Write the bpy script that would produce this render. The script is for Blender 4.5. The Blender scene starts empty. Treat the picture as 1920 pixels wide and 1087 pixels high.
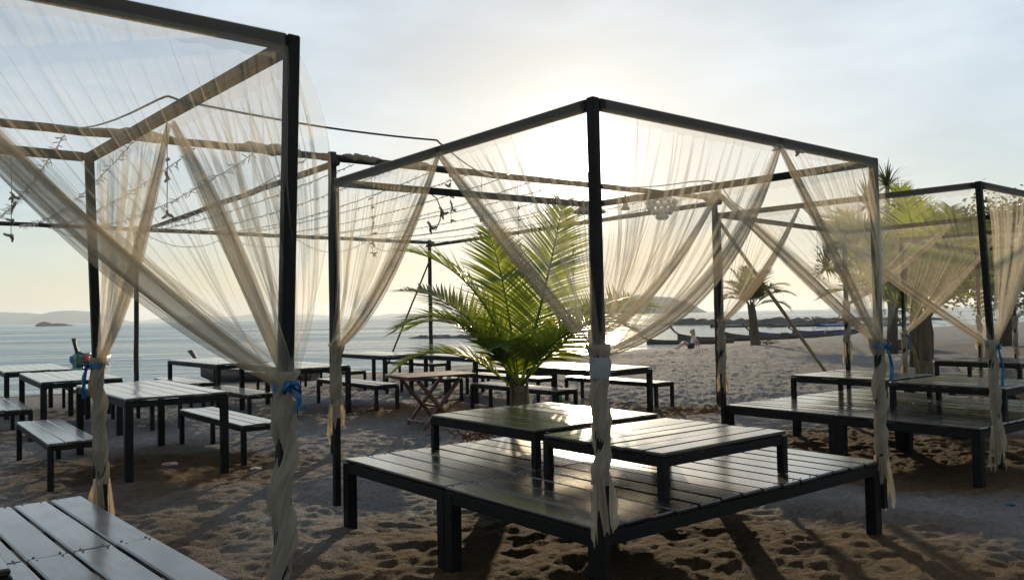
import bpy, bmesh, math, random
import numpy as np
from mathutils import Vector, Matrix, Quaternion, noise as mnoise
R = math.radians
random.seed(7)
scene = bpy.context.scene
COL = scene.collection

# ------------------------------------------------------------------ camera
cd = bpy.data.cameras.new('camera'); cam = bpy.data.objects.new('camera', cd); COL.objects.link(cam)
cd.sensor_width = 36.0; cd.lens = 36.0 * 1540 / 1920; cd.clip_start = 0.05; cd.clip_end = 40000
cam.matrix_world = Matrix.Translation((0, 0, 1.5)) @ Matrix.Rotation(R(91.75), 4, 'X') @ Matrix.Rotation(R(-1.083), 4, 'Z')
scene.camera = cam

# ------------------------------------------------------------------ light
SUN_EL, SUN_AZ = 9.9, 4.84          # degrees above horizon, degrees right of +Y
sdir = Vector((math.sin(R(SUN_AZ)) * math.cos(R(SUN_EL)), math.cos(R(SUN_AZ)) * math.cos(R(SUN_EL)), math.sin(R(SUN_EL))))
world = bpy.data.worlds.new('World'); scene.world = world; world.use_nodes = True
wn, wl = world.node_tree.nodes, world.node_tree.links
wn.clear()
wo = wn.new('ShaderNodeOutputWorld'); wb = wn.new('ShaderNodeBackground'); sky = wn.new('ShaderNodeTexSky')
sky.sky_type = 'NISHITA'; sky.sun_disc = False; sky.sun_elevation = R(SUN_EL); sky.sun_rotation = R(SUN_AZ)
sky.air_density = 1.0; sky.dust_density = 0.6; sky.ozone_density = 2.0; sky.altitude = 0
wb.inputs['Strength'].default_value = 0.105
def wmath(op, a, b=None, c=None):
    n = wn.new('ShaderNodeMath'); n.operation = op
    for i, x in enumerate((a, b, c)):
        if x is None: continue
        if isinstance(x, (int, float)): n.inputs[i].default_value = x
        else: wl.new(x, n.inputs[i])
    return n.outputs[0]
tc = wn.new('ShaderNodeTexCoord')
# thin high veil cloud: streaks across the whole dome and a soft forward-scatter aureole round the sun
mp = wn.new('ShaderNodeMapping'); mp.inputs['Scale'].default_value = (1.6, 1.0, 5.5); mp.inputs['Rotation'].default_value = (0, R(12), R(20))
wl.new(tc.outputs['Generated'], mp.inputs['Vector'])
nz = wn.new('ShaderNodeTexNoise'); nz.inputs['Scale'].default_value = 2.2; nz.inputs['Detail'].default_value = 7; nz.inputs['Roughness'].default_value = 0.55
wl.new(mp.outputs['Vector'], nz.inputs['Vector'])
cr = wn.new('ShaderNodeMapRange'); cr.inputs[1].default_value = 0.36; cr.inputs[2].default_value = 0.72
wl.new(nz.outputs['Fac'], cr.inputs[0])
dot = wn.new('ShaderNodeVectorMath'); dot.operation = 'DOT_PRODUCT'; wl.new(tc.outputs['Generated'], dot.inputs[0]); dot.inputs[1].default_value = sdir
ang = wmath('ARCCOSINE', wmath('MINIMUM', dot.outputs['Value'], 0.999999))
a1 = wmath('MULTIPLY', wmath('EXPONENT', wmath('MULTIPLY', ang, -1.0 / R(1.15))), 170.0)
a2 = wmath('MULTIPLY', wmath('EXPONENT', wmath('MULTIPLY', ang, -1.0 / R(6.0))), 0.7)
aur = wmath('ADD', a1, a2)
aurc = wn.new('ShaderNodeMix'); aurc.data_type = 'RGBA'; aurc.blend_type = 'MULTIPLY'; aurc.inputs[0].default_value = 1
comb = wn.new('ShaderNodeCombineColor'); [wl.new(aur, comb.inputs[i]) for i in range(3)]
wl.new(comb.outputs[0], aurc.inputs[6]); aurc.inputs[7].default_value = (1.0, 0.94, 0.82, 1)
veil = wn.new('ShaderNodeMix'); veil.data_type = 'RGBA'; veil.blend_type = 'MIX'
hs = wn.new('ShaderNodeHueSaturation'); hs.inputs['Saturation'].default_value = 0.92; wl.new(sky.outputs['Color'], hs.inputs['Color'])
wl.new(wmath('MULTIPLY_ADD', cr.outputs[0], 0.40, 0.14), veil.inputs[0]); bw = wn.new('ShaderNodeRGBToBW'); wl.new(hs.outputs['Color'], bw.inputs[0])
sf = wmath('DIVIDE', 1.0, wmath('SQRT', wmath('ADD', 1.0, wmath('POWER', wmath('DIVIDE', bw.outputs[0], 7.4), 2.0))))
scl = wn.new('ShaderNodeVectorMath'); scl.operation = 'SCALE'; wl.new(hs.outputs['Color'], scl.inputs[0]); wl.new(sf, scl.inputs['Scale'])
wl.new(scl.outputs[0], veil.inputs[6])
veil.inputs[7].default_value = (7.9, 8.6, 9.1, 1)
addc = wn.new('ShaderNodeMix'); addc.data_type = 'RGBA'; addc.blend_type = 'ADD'; addc.inputs[0].default_value = 1
wl.new(veil.outputs[2], addc.inputs[6]); wl.new(aurc.outputs[2], addc.inputs[7])
wl.new(addc.outputs[2], wb.inputs['Color']); wl.new(wb.outputs[0], wo.inputs['Surface'])

sl = bpy.data.lights.new('sun', 'SUN'); sl.energy = 3.6; sl.angle = R(0.6); sl.color = (1.0, 0.78, 0.50)
so = bpy.data.objects.new('sun', sl); COL.objects.link(so); so.rotation_euler = sdir.to_track_quat('Z', 'Y').to_euler()
so.location = (3, 30, 30)

scene.view_settings.view_transform = 'Standard'; scene.view_settings.look = 'None'
scene.view_settings.exposure = 0.32; scene.view_settings.gamma = 1.0; scene.view_settings.use_curve_mapping = False
cy = scene.cycles
cy.use_adaptive_sampling = True; cy.adaptive_threshold = 0.025
cy.max_bounces = 6; cy.diffuse_bounces = 3; cy.glossy_bounces = 2; cy.transmission_bounces = 4; cy.volume_bounces = 1
cy.transparent_max_bounces = 40; cy.sample_clamp_indirect = 6.0; cy.sample_clamp_direct = 40.0
cy.caustics_reflective = False; cy.caustics_refractive = False
cy.use_denoising = True
try: cy.denoiser = 'OPENIMAGEDENOISE'
except Exception: pass

# ------------------------------------------------------------------ materials
MATS = {}
def newmat(name):
    m = bpy.data.materials.new(name); m.use_nodes = True; MATS[name] = m
    nt = m.node_tree; nt.nodes.clear()
    return m, nt.nodes, nt.links, nt.nodes.new('ShaderNodeOutputMaterial')
def ramp(n, l, src, stops):
    r = n.new('ShaderNodeValToRGB'); e = r.color_ramp.elements
    e[0].position, e[0].color = stops[0][0], (*stops[0][1], 1); e[1].position, e[1].color = stops[-1][0], (*stops[-1][1], 1)
    for p, c in stops[1:-1]: k = e.new(p); k.color = (*c, 1)
    l.new(src, r.inputs[0]); return r.outputs[0]
def noise_node(n, l, scale, detail=4, coord='Object', stretch=None, rough=0.55):
    t = n.new('ShaderNodeTexCoord'); src = t.outputs[coord]
    if stretch:
        mpn = n.new('ShaderNodeMapping'); mpn.inputs['Scale'].default_value = stretch; l.new(src, mpn.inputs['Vector']); src = mpn.outputs[0]
    z = n.new('ShaderNodeTexNoise'); z.inputs['Scale'].default_value = scale; z.inputs['Detail'].default_value = detail; z.inputs['Roughness'].default_value = rough
    l.new(src, z.inputs['Vector']); return z.outputs['Fac'], z
def simple(name, col, col2=None, rough=0.5, scale=8, bump=0.0, bscale=40, spec=0.5, stretch=None, metal=0):
    m, n, l, o = newmat(name); p = n.new('ShaderNodeBsdfPrincipled')
    f, _ = noise_node(n, l, scale, 5, stretch=stretch)
    c = ramp(n, l, f, [(0.3, col), (0.7, col2 or tuple(x * 0.6 for x in col))]); l.new(c, p.inputs['Base Color'])
    p.inputs['Roughness'].default_value = rough; p.inputs['Specular IOR Level'].default_value = spec; p.inputs['Metallic'].default_value = metal
    if bump:
        f2, _ = noise_node(n, l, bscale, 6, stretch=stretch); b = n.new('ShaderNodeBump'); b.inputs['Strength'].default_value = bump; b.inputs['Distance'].default_value = 0.01
        l.new(f2, b.inputs['Height']); l.new(b.outputs[0], p.inputs['Normal'])
    l.new(p.outputs[0], o.inputs['Surface']); return m
def plankmat(name, dark, mid, worn, r0, r1, wearlo):
    m, n, l, o = newmat(name); p = n.new('ShaderNodeBsdfPrincipled')
    oi = n.new('ShaderNodeObjectInfo'); t = n.new('ShaderNodeTexCoord')
    off = n.new('ShaderNodeVectorMath'); off.operation = 'ADD'; l.new(t.outputs['Object'], off.inputs[0])
    cmb = n.new('ShaderNodeCombineXYZ'); ml = n.new('ShaderNodeMath'); ml.operation = 'MULTIPLY'; ml.inputs[1].default_value = 37; l.new(oi.outputs['Random'], ml.inputs[0])
    for i in range(3): l.new(ml.outputs[0], cmb.inputs[i])
    l.new(cmb.outputs[0], off.inputs[1])
    def nz_(scale, st, det=6):
        mpn = n.new('ShaderNodeMapping'); mpn.inputs['Scale'].default_value = st; l.new(off.outputs[0], mpn.inputs['Vector'])
        z = n.new('ShaderNodeTexNoise'); z.inputs['Scale'].default_value = scale; z.inputs['Detail'].default_value = det; l.new(mpn.outputs[0], z.inputs['Vector']); return z.outputs['Fac']
    grain = nz_(6, (0.5, 14, 8)); blotch = nz_(3.2, (0.8, 2.0, 1)); 
    c1 = ramp(n, l, grain, [(0.3, dark), (0.75, mid)])
    wf = n.new('ShaderNodeMapRange'); wf.inputs[1].default_value = wearlo; wf.inputs[2].default_value = wearlo + 0.22; l.new(blotch, wf.inputs[0])
    mx = n.new('ShaderNodeMix'); mx.data_type = 'RGBA'; l.new(wf.outputs[0], mx.inputs[0]); l.new(c1, mx.inputs[6]); mx.inputs[7].default_value = (*worn, 1)
    hv = n.new('ShaderNodeHueSaturation'); l.new(mx.outputs[2], hv.inputs['Color'])
    vr = n.new('ShaderNodeMapRange'); vr.inputs[3].default_value = 0.55; vr.inputs[4].default_value = 1.6; l.new(oi.outputs['Random'], vr.inputs[0]); l.new(vr.outputs[0], hv.inputs['Value'])
    l.new(hv.outputs[0], p.inputs['Base Color'])
    rr = n.new('ShaderNodeMapRange'); rr.inputs[3].default_value = r0; rr.inputs[4].default_value = r1; l.new(blotch, rr.inputs[0]); l.new(rr.outputs[0], p.inputs['Roughness'])
    b = n.new('ShaderNodeBump'); p.inputs['Coat Weight'].default_value = 0.85; p.inputs['Coat Roughness'].default_value = 0.17; b.inputs['Strength'].default_value = 0.12; b.inputs['Distance'].default_value = 0.003; l.new(grain, b.inputs['Height']); l.new(b.outputs[0], p.inputs['Normal'])
    l.new(p.outputs[0], o.inputs['Surface']); return m
M_FRAME = simple('black_frame', (0.009, 0.0085, 0.008), (0.005, 0.005, 0.005), 0.6, 9, 0.15, 60, 0.18)
M_POST = simple('dark_post', (0.011, 0.009, 0.007), (0.005, 0.0045, 0.004), 0.6, 7, 0.2, 50, 0.18)
M_PLANK = plankmat('dark_plank', (0.008, 0.006, 0.004), (0.024, 0.018, 0.012), (0.06, 0.047, 0.032), 0.13, 0.36, 0.55)
M_WORN_SHEEN = plankmat('worn_sky_sheen_plank', (0.05, 0.056, 0.062), (0.105, 0.115, 0.125), (0.022, 0.021, 0.02), 0.28, 0.5, 0.49)  # blue-grey sky reflection painted into the albedo, dark worn blotches over it
M_BENCH = plankmat('bench_plank', (0.035, 0.032, 0.028), (0.08, 0.072, 0.062), (0.12, 0.11, 0.095), 0.20, 0.36, 0.55)  # plank stain lightened so the tops carry the sky's reflection in their colour
M_TEAK = simple('teak', (0.13, 0.05, 0.025), (0.07, 0.028, 0.015), 0.5, 5, 0.2, 30, stretch=(1, 1, 6))
M_POLE = simple('rough_pole', (0.028, 0.021, 0.015), (0.013, 0.010, 0.008), 0.75, 10, 0.5, 30)
M_BAMBOO = simple('bamboo', (0.34, 0.24, 0.12), (0.22, 0.15, 0.075), 0.5, 6, 0.3, 25)
M_ROPE = simple('old_net', (0.30, 0.24, 0.17), (0.16, 0.12, 0.08), 0.9, 30, 0.8, 90)
M_CORAL = simple('coral', (0.40, 0.33, 0.25), (0.22, 0.17, 0.12), 0.85, 40, 0.6, 90)
M_WIRE = simple('black_wire', (0.02, 0.018, 0.016), (0.012, 0.011, 0.01), 0.5, 10)
M_BULB = simple('clear_bulb', (0.75, 0.72, 0.65), (0.6, 0.56, 0.5), 0.15, 30)
M_RIBBON = simple('blue_ribbon', (0.006, 0.12, 0.26), (0.004, 0.07, 0.18), 0.4, 20)
M_PALEBLUE = simple('pale_blue_cloth', (0.24, 0.25, 0.235), (0.18, 0.19, 0.18), 0.9, 14)
M_STRAW = simple('straw', (0.36, 0.26, 0.14), (0.25, 0.17, 0.09), 0.8, 30, 0.5, 80)
M_HULL = simple('hull_wood', (0.07, 0.045, 0.032), (0.035, 0.024, 0.018), 0.5, 3, 0.2, 20)
M_HULLG = simple('hull_green', (0.02, 0.11, 0.075), (0.012, 0.07, 0.05), 0.4, 4)
M_HULLB = simple('hull_blue', (0.02, 0.05, 0.15), (0.015, 0.035, 0.10), 0.4, 4)
M_BLUECANVAS = simple('blue_canvas', (0.05, 0.14, 0.42), (0.035, 0.10, 0.32), 0.7, 6)
M_RED = simple('red_cloth', (0.50, 0.03, 0.03), (0.35, 0.02, 0.02), 0.6, 9)
M_METAL = simple('engine_metal', (0.06, 0.06, 0.06), (0.03, 0.03, 0.03), 0.4, 9)
M_TRUNK = simple('palm_trunk', (0.16, 0.11, 0.065), (0.07, 0.05, 0.03), 0.85, 12, 0.8, 30, stretch=(1, 1, 5))
M_STALK = simple('palm_stalk', (0.16, 0.15, 0.035), (0.10, 0.09, 0.02), 0.5, 5)
M_BARK = simple('bark', (0.10, 0.075, 0.055), (0.05, 0.038, 0.028), 0.9, 8, 0.8, 20)
M_DRY = simple('dry_frond', (0.22, 0.085, 0.035), (0.11, 0.045, 0.02), 0.8, 14)
M_ROCK = simple('rock', (0.09, 0.08, 0.065), (0.045, 0.042, 0.036), 0.9, 0.05, 0.5, 0.4)
M_REEF = simple('reef_rock', (0.07, 0.06, 0.048), (0.035, 0.03, 0.026), 0.85, 0.8, 0.5, 4)
M_ISLAND = simple('island_forest', (0.05, 0.075, 0.035), (0.03, 0.045, 0.022), 0.95, 0.02, 0.5, 0.1)
M_SKIN = simple('skin', (0.55, 0.34, 0.25), (0.48, 0.28, 0.2), 0.5, 6)
M_HAIR = simple('blond_hair', (0.45, 0.30, 0.13), (0.34, 0.21, 0.08), 0.5, 25)
M_SHIRT = simple('white_shirt', (0.72, 0.66, 0.64), (0.62, 0.55, 0.54), 0.8, 12)
M_SHORTS = simple('dark_shorts', (0.03, 0.03, 0.06), (0.02, 0.02, 0.04), 0.8, 12)
M_LITTER = simple('red_wrapper', (0.65, 0.10, 0.10), (0.7, 0.6, 0.6), 0.4, 30)
M_WHITELIT = simple('white_scrap', (0.7, 0.68, 0.66), (0.55, 0.53, 0.5), 0.5, 30)

def leafmat(name, c1, c2, tr, trf=0.5, rough=0.38):
    m, n, l, o = newmat(name); p = n.new('ShaderNodeBsdfPrincipled'); t = n.new('ShaderNodeBsdfTranslucent'); mx = n.new('ShaderNodeMixShader')
    f, _ = noise_node(n, l, 3.0, 3); c = ramp(n, l, f, [(0.3, c1), (0.7, c2)]); l.new(c, p.inputs['Base Color']); p.inputs['Roughness'].default_value = rough
    t.inputs['Color'].default_value = (*tr, 1); mx.inputs[0].default_value = trf
    l.new(p.outputs[0], mx.inputs[1]); l.new(t.outputs[0], mx.inputs[2]); l.new(mx.outputs[0], o.inputs['Surface']); return m
M_LEAF = leafmat('palm_leaf', (0.035, 0.085, 0.012), (0.06, 0.12, 0.02), (0.36, 0.42, 0.04), 0.55)
M_PANDAN = leafmat('pandanus_leaf', (0.03, 0.06, 0.015), (0.05, 0.085, 0.02), (0.10, 0.15, 0.03), 0.35)
M_TREELEAF = leafmat('tree_leaf', (0.05, 0.07, 0.018), (0.075, 0.09, 0.02), (0.16, 0.17, 0.03), 0.4)
M_LEAFD = leafmat('old_palm_leaf', (0.03, 0.06, 0.012), (0.05, 0.085, 0.018), (0.17, 0.21, 0.03), 0.45)
M_YLEAF = leafmat('yellow_leaf', (0.30, 0.17, 0.03), (0.22, 0.12, 0.02), (0.5, 0.3, 0.05), 0.5)

def clothmat(name, alpha, col=(0.80, 0.72, 0.58), tcol=(0.82, 0.72, 0.54)):
    m, n, l, o = newmat(name); d = n.new('ShaderNodeBsdfDiffuse'); t = n.new('ShaderNodeBsdfTranslucent'); tp = n.new('ShaderNodeBsdfTransparent')
    f, _ = noise_node(n, l, 2.2, 4); c = ramp(n, l, f, [(0.3, tuple(x * 0.86 for x in col)), (0.7, col)]); l.new(c, d.inputs['Color'])
    t.inputs['Color'].default_value = (*tcol, 1)
    m1 = n.new('ShaderNodeMixShader'); m1.inputs[0].default_value = 0.5; l.new(d.outputs[0], m1.inputs[1]); l.new(t.outputs[0], m1.inputs[2])
    m2 = n.new('ShaderNodeMixShader'); m2.inputs[0].default_value = alpha; l.new(tp.outputs[0], m2.inputs[1]); l.new(m1.outputs[0], m2.inputs[2]); l.new(m2.outputs[0], o.inputs['Surface'])
    return m
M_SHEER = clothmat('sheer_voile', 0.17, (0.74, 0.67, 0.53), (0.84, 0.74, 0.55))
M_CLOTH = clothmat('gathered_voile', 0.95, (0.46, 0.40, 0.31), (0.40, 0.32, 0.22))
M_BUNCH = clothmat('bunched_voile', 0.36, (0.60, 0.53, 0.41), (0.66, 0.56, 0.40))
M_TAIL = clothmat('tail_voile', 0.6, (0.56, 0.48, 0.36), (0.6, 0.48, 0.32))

def glassmat(name, col):
    m, n, l, o = newmat(name); p = n.new('ShaderNodeBsdfPrincipled'); p.inputs['Base Color'].default_value = (*col, 1); p.inputs['Transmission Weight'].default_value = 0.85; p.inputs['Roughness'].default_value = 0.08
    l.new(p.outputs[0], o.inputs['Surface']); return m
M_BOTTLE = glassmat('green_glass', (0.05, 0.55, 0.08))

# sand
m, n, l, o = newmat('sand'); M_SAND = m; p = n.new('ShaderNodeBsdfPrincipled')
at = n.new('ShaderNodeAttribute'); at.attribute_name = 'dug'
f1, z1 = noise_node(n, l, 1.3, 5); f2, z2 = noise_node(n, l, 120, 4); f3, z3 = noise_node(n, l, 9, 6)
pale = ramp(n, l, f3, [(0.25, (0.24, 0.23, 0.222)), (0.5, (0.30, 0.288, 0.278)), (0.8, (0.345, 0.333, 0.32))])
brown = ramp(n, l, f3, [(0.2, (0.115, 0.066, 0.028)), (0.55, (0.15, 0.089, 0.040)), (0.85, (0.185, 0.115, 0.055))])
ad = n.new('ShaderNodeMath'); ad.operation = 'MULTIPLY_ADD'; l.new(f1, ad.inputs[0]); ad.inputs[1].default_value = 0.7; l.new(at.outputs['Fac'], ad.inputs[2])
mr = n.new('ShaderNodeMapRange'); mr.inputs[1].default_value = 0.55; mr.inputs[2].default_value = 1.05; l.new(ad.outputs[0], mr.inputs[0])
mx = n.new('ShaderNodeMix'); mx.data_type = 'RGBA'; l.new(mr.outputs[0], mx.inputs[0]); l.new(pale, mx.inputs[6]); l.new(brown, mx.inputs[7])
sp = n.new('ShaderNodeMix'); sp.data_type = 'RGBA'; sp.blend_type = 'MULTIPLY'; sp.inputs[0].default_value = 0.8
f6, z6 = noise_node(n, l, 26, 8, rough=0.75); spr = ramp(n, l, f6, [(0.34, (0.55, 0.54, 0.52)), (0.5, (1.0, 1.0, 1.0)), (0.68, (1.3, 1.3, 1.3))]); l.new(mx.outputs[2], sp.inputs[6]); l.new(spr, sp.inputs[7])
l.new(sp.outputs[2], p.inputs['Base Color']); p.inputs['Roughness'].default_value = 0.9; p.inputs['Specular IOR Level'].default_value = 0.2
b1 = n.new('ShaderNodeBump'); f4, z4 = noise_node(n, l, 34, 5, rough=0.6); b1.inputs['Strength'].default_value = 0.7; b1.inputs['Distance'].default_value = 0.03; l.new(f4, b1.inputs['Height'])
f5, z5 = noise_node(n, l, 17, 7, rough=0.7); b0 = n.new('ShaderNodeBump'); b0.inputs['Strength'].default_value = 0.8; b0.inputs['Distance'].default_value = 0.07; l.new(f5, b0.inputs['Height']); l.new(b0.outputs[0], b1.inputs['Normal'])
b2 = n.new('ShaderNodeBump'); b2.inputs['Strength'].default_value = 0.45; b2.inputs['Distance'].default_value = 0.004; l.new(f2, b2.inputs['Height']); l.new(b1.outputs[0], b2.inputs['Normal'])
l.new(b2.outputs[0], p.inputs['Normal']); l.new(p.outputs[0], o.inputs['Surface'])

# sea
m, n, l, o = newmat('sea_water'); M_SEA = m; p = n.new('ShaderNodeBsdfPrincipled')
p.inputs['Base Color'].default_value = (0.055, 0.165, 0.215, 1); p.inputs['Roughness'].default_value = 0.16; p.inputs['IOR'].default_value = 1.33
fa, za = noise_node(n, l, 0.45, 6, stretch=(0.35, 1.0, 1)); fb, zb = noise_node(n, l, 3.6, 4, stretch=(0.4, 1.0, 1)); fc, zc = noise_node(n, l, 0.05, 3, stretch=(0.3, 1, 1))
ba = n.new('ShaderNodeBump'); ba.inputs['Strength'].default_value = 1.0; ba.inputs['Distance'].default_value = 0.9; l.new(fa, ba.inputs['Height'])
bb = n.new('ShaderNodeBump'); bb.inputs['Strength'].default_value = 0.8; bb.inputs['Distance'].default_value = 0.10; l.new(fb, bb.inputs['Height']); l.new(ba.outputs[0], bb.inputs['Normal'])
mrs = n.new('ShaderNodeMapRange'); mrs.inputs[1].default_value = 0.35; mrs.inputs[2].default_value = 0.65; mrs.inputs[3].default_value = 0.08; mrs.inputs[4].default_value = 0.30; l.new(fc, mrs.inputs[0]); l.new(mrs.outputs[0], p.inputs['Roughness'])
l.new(bb.outputs[0], p.inputs['Normal']); l.new(p.outputs[0], o.inputs['Surface'])

# ------------------------------------------------------------------ mesh helpers
class MB:
    def __init__(s): s.v = []; s.f = []
    def add(s, vs, fs):
        o = len(s.v); s.v += [tuple(q) for q in vs]; s.f += [tuple(i + o for i in q) for q in fs]; return s
    def box(s, c, d, rot=None, bev=0.0):
        x, y, z = d[0] / 2, d[1] / 2, d[2] / 2; c = Vector(c)
        if bev:
            b = min(bev, x * 0.9, y * 0.9, z * 0.9); vs = []
            for sz in (-1, 1):
                for (px, py) in ((-x + b, -y), (x - b, -y), (x, -y + b), (x, y - b), (x - b, y), (-x + b, y), (-x, y - b), (-x, -y + b)):
                    vs.append(Vector((px, py, sz * (z - b))))
            top = [Vector((px * (x - b) / x, py * (y - b) / y, z)) for (px, py) in ((-x, -y), (x, -y), (x, y), (-x, y))]
            bot = [Vector((q.x, q.y, -z)) for q in top]
            vs += top + bot
            fs = [(k, (k + 1) % 8, 8 + (k + 1) % 8, 8 + k) for k in range(8)]
            T, Bt = 16, 20
            fs += [(T, T + 1, T + 2, T + 3), (Bt + 3, Bt + 2, Bt + 1, Bt)]
            for a, (i0, i1) in enumerate(((0, 1), (2, 3), (4, 5), (6, 7))):
                fs.append((8 + i0, 8 + i1, T + (a + 1) % 4, T + a)); fs.append((i1, i0, Bt + a, Bt + (a + 1) % 4))
            for a, (i0, i1) in enumerate(((1, 2), (3, 4), (5, 6), (7, 0))):
                fs.append((8 + i0, 8 + i1, T + (a + 1) % 4)); fs.append((i1, i0, Bt + (a + 1) % 4))
        else:
            vs = [Vector((sx * x, sy * y, sz * z)) for sz in (-1, 1) for (sx, sy) in ((-1, -1), (1, -1), (1, 1), (-1, 1))]
            fs = [(0, 1, 5, 4), (1, 2, 6, 5), (2, 3, 7, 6), (3, 0, 4, 7), (4, 5, 6, 7), (3, 2, 1, 0)]
        if rot is not None: vs = [rot @ q for q in vs]
        return s.add([q + c for q in vs], fs)
    def bar(s, a, b, w, h=None, bev=0.004, up=(0, 0, 1)):
        a, b = Vector(a), Vector(b); d = b - a; L = d.length; x = d.normalized(); up = Vector(up)
        if abs(x.dot(up)) > 0.95: up = Vector((0.776, 0.63, 0))
        y = up.cross(x).normalized(); zz = x.cross(y)
        rot = Matrix((x, y, zz)).transposed()
        return s.box((a + b) / 2, (L, w, h or w), rot, bev)
    def tube(s, pts, rad, n=6, cap=True):
        pts = [Vector(q) for q in pts]; k = len(pts)
        if isinstance(rad, (int, float)): rad = [rad] * k
        vs = []; ref = None
        for i in range(k):
            d = (pts[min(i + 1, k - 1)] - pts[max(i - 1, 0)]).normalized()
            if ref is None: ref = Vector((0, 0, 1)) if abs(d.z) < 0.9 else Vector((1, 0, 0))
            y = d.cross(ref).normalized(); x = y.cross(d).normalized(); ref = x
            for j in range(n):
                a = 2 * math.pi * j / n; vs.append(pts[i] + (x * math.cos(a) + y * math.sin(a)) * rad[i])
        fs = [(i * n + j, i * n + (j + 1) % n, (i + 1) * n + (j + 1) % n, (i + 1) * n + j) for i in range(k - 1) for j in range(n)]
        if cap: fs += [tuple(range(n - 1, -1, -1)), tuple((k - 1) * n + j for j in range(n))]
        return s.add(vs, fs)
    def lathe(s, c, prof, n=14):
        vs = [Vector(c) + Vector((r * math.cos(2 * math.pi * j / n), r * math.sin(2 * math.pi * j / n), z)) for r, z in prof for j in range(n)]
        fs = [(i * n + j, i * n + (j + 1) % n, (i + 1) * n + (j + 1) % n, (i + 1) * n + j) for i in range(len(prof) - 1) for j in range(n)]
        return s.add(vs, fs)
    def mesh(s, name, smooth=False):
        me = bpy.data.meshes.new(name); me.from_pydata(s.v, [], s.f); me.update()
        if smooth: me.polygons.foreach_set('use_smooth', [True] * len(me.polygons))
        return me
    def build(s, name, mat, parent=None, smooth=False):
        return link(name, s.mesh(name, smooth), mat, parent)
def link(name, me, mat, parent=None):
    if mat and not me.materials: me.materials.append(mat)
    o = bpy.data.objects.new(name, me); COL.objects.link(o)
    if parent: o.parent = parent
    return o
def tag(o, label=None, cat=None, group=None, kind=None):
    if label: o['label'] = label
    if cat: o['category'] = cat
    if group: o['group'] = group
    if kind: o['kind'] = kind
    return o
def empty(name, loc=(0, 0, 0), rz=0.0, label=None, cat=None, group=None):
    o = bpy.data.objects.new(name, None); COL.objects.link(o); o.location = loc; o.rotation_euler = (0, 0, rz); o.empty_display_size = 0.1
    return tag(o, label, cat, group)
def bez(a, b, c, t): return a * (1 - t) ** 2 + b * (2 * t * (1 - t)) + c * t * t
def grid_mesh(name, co, smooth=True):
    nr, nc = co.shape[0], co.shape[1]
    me = bpy.data.meshes.new(name); me.vertices.add(nr * nc); me.vertices.foreach_set('co', co.reshape(-1).astype(np.float32))
    i = np.arange(nr - 1)[:, None] * nc + np.arange(nc - 1)[None, :]
    q = np.stack([i, i + 1, i + nc + 1, i + nc], -1).reshape(-1, 4)
    me.loops.add(q.size); me.loops.foreach_set('vertex_index', q.reshape(-1).astype(np.int32))
    me.polygons.add(len(q)); me.polygons.foreach_set('loop_start', (np.arange(len(q)) * 4).astype(np.int32)); me.polygons.foreach_set('loop_total', np.full(len(q), 4, np.int32))
    me.polygons.foreach_set('use_smooth', np.full(len(q), smooth)); me.update(calc_edges=True); return me

# ------------------------------------------------------------------ the beach
rng = np.random.default_rng(11)
def vnoise(x, y, seed):
    xi, yi = np.floor(x).astype(np.int64), np.floor(y).astype(np.int64); fx, fy = x - xi, y - yi
    fx, fy = fx * fx * (3 - 2 * fx), fy * fy * (3 - 2 * fy)
    def h(a, b):
        k = (a * 374761393 + b * 668265263 + seed * 144665) & 0x7fffffff; k = ((k ^ (k >> 13)) * 1274126177) & 0x7fffffff
        return ((k ^ (k >> 16)) & 0xffff) / 65535.0
    return (h(xi, yi) * (1 - fx) + h(xi + 1, yi) * fx) * (1 - fy) + (h(xi, yi + 1) * (1 - fx) + h(xi + 1, yi + 1) * fx) * fy
SHORE = np.array([(-400, -60), (-60, 8), (-22, 16.5), (-12.1, 21), (-8.6, 23.6), (-7.3, 24.5), (-5.5, 26.4), (-3, 28.9), (7.5, 41.7), (14.2, 49.9), (19.6, 56), (26.5, 64), (60, 95), (160, 170), (600, 420)], float)
def shore_dist(x, y):
    d = np.full(x.shape, 1e9); side = np.zeros(x.shape)
    for a, b in zip(SHORE[:-1], SHORE[1:]):
        e = b - a; L2 = e @ e
        t = np.clip(((x - a[0]) * e[0] + (y - a[1]) * e[1]) / L2, 0, 1)
        px, py = a[0] + t * e[0], a[1] + t * e[1]; dd = np.hypot(x - px, y - py)
        cr_ = e[0] * (y - a[1]) - e[1] * (x - a[0]); m_ = dd < d
        d = np.where(m_, dd, d); side = np.where(m_, -np.sign(cr_), side)
    return d * side
def base_h(x, y):
    d = shore_dist(x, y)
    up = np.clip(d / 9.0, 0, 1); h = -0.3 + 0.3 * (up * up * (3 - 2 * up)) ** 0.8
    h = np.where(d < 0, -0.3 + np.maximum(d * 0.06, -1.2), h)
    return h + 0.06 * (vnoise(x * 0.35, y * 0.35, 5) - 0.5) * np.clip(d / 6, 0, 1)
def axis(lo, hi, step, g0, g1, far0, far1):
    a = list(np.arange(lo, hi, step)); s_ = step
    b = []; q = hi; 
    while q < far1: b.append(q); s_ *= g1; q += s_
    b.append(far1); s_ = step; c = []; q = lo - step
    while q > far0: c.append(q); s_ *= g0; q -= s_
    c.append(far0); return np.array(c[::-1] + a + b)
xs = axis(-6.5, 7.0, 0.034, 1.028, 1.028, -420, 620); ys = axis(1.6, 12.5, 0.034, 1.10, 1.013, -70, 460)
X, Y = np.meshgrid(xs, ys)
Z = base_h(X, Y); D = shore_dist(X, Y)
amp = np.clip((D - 0.3) / 3.0, 0, 1)
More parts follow.
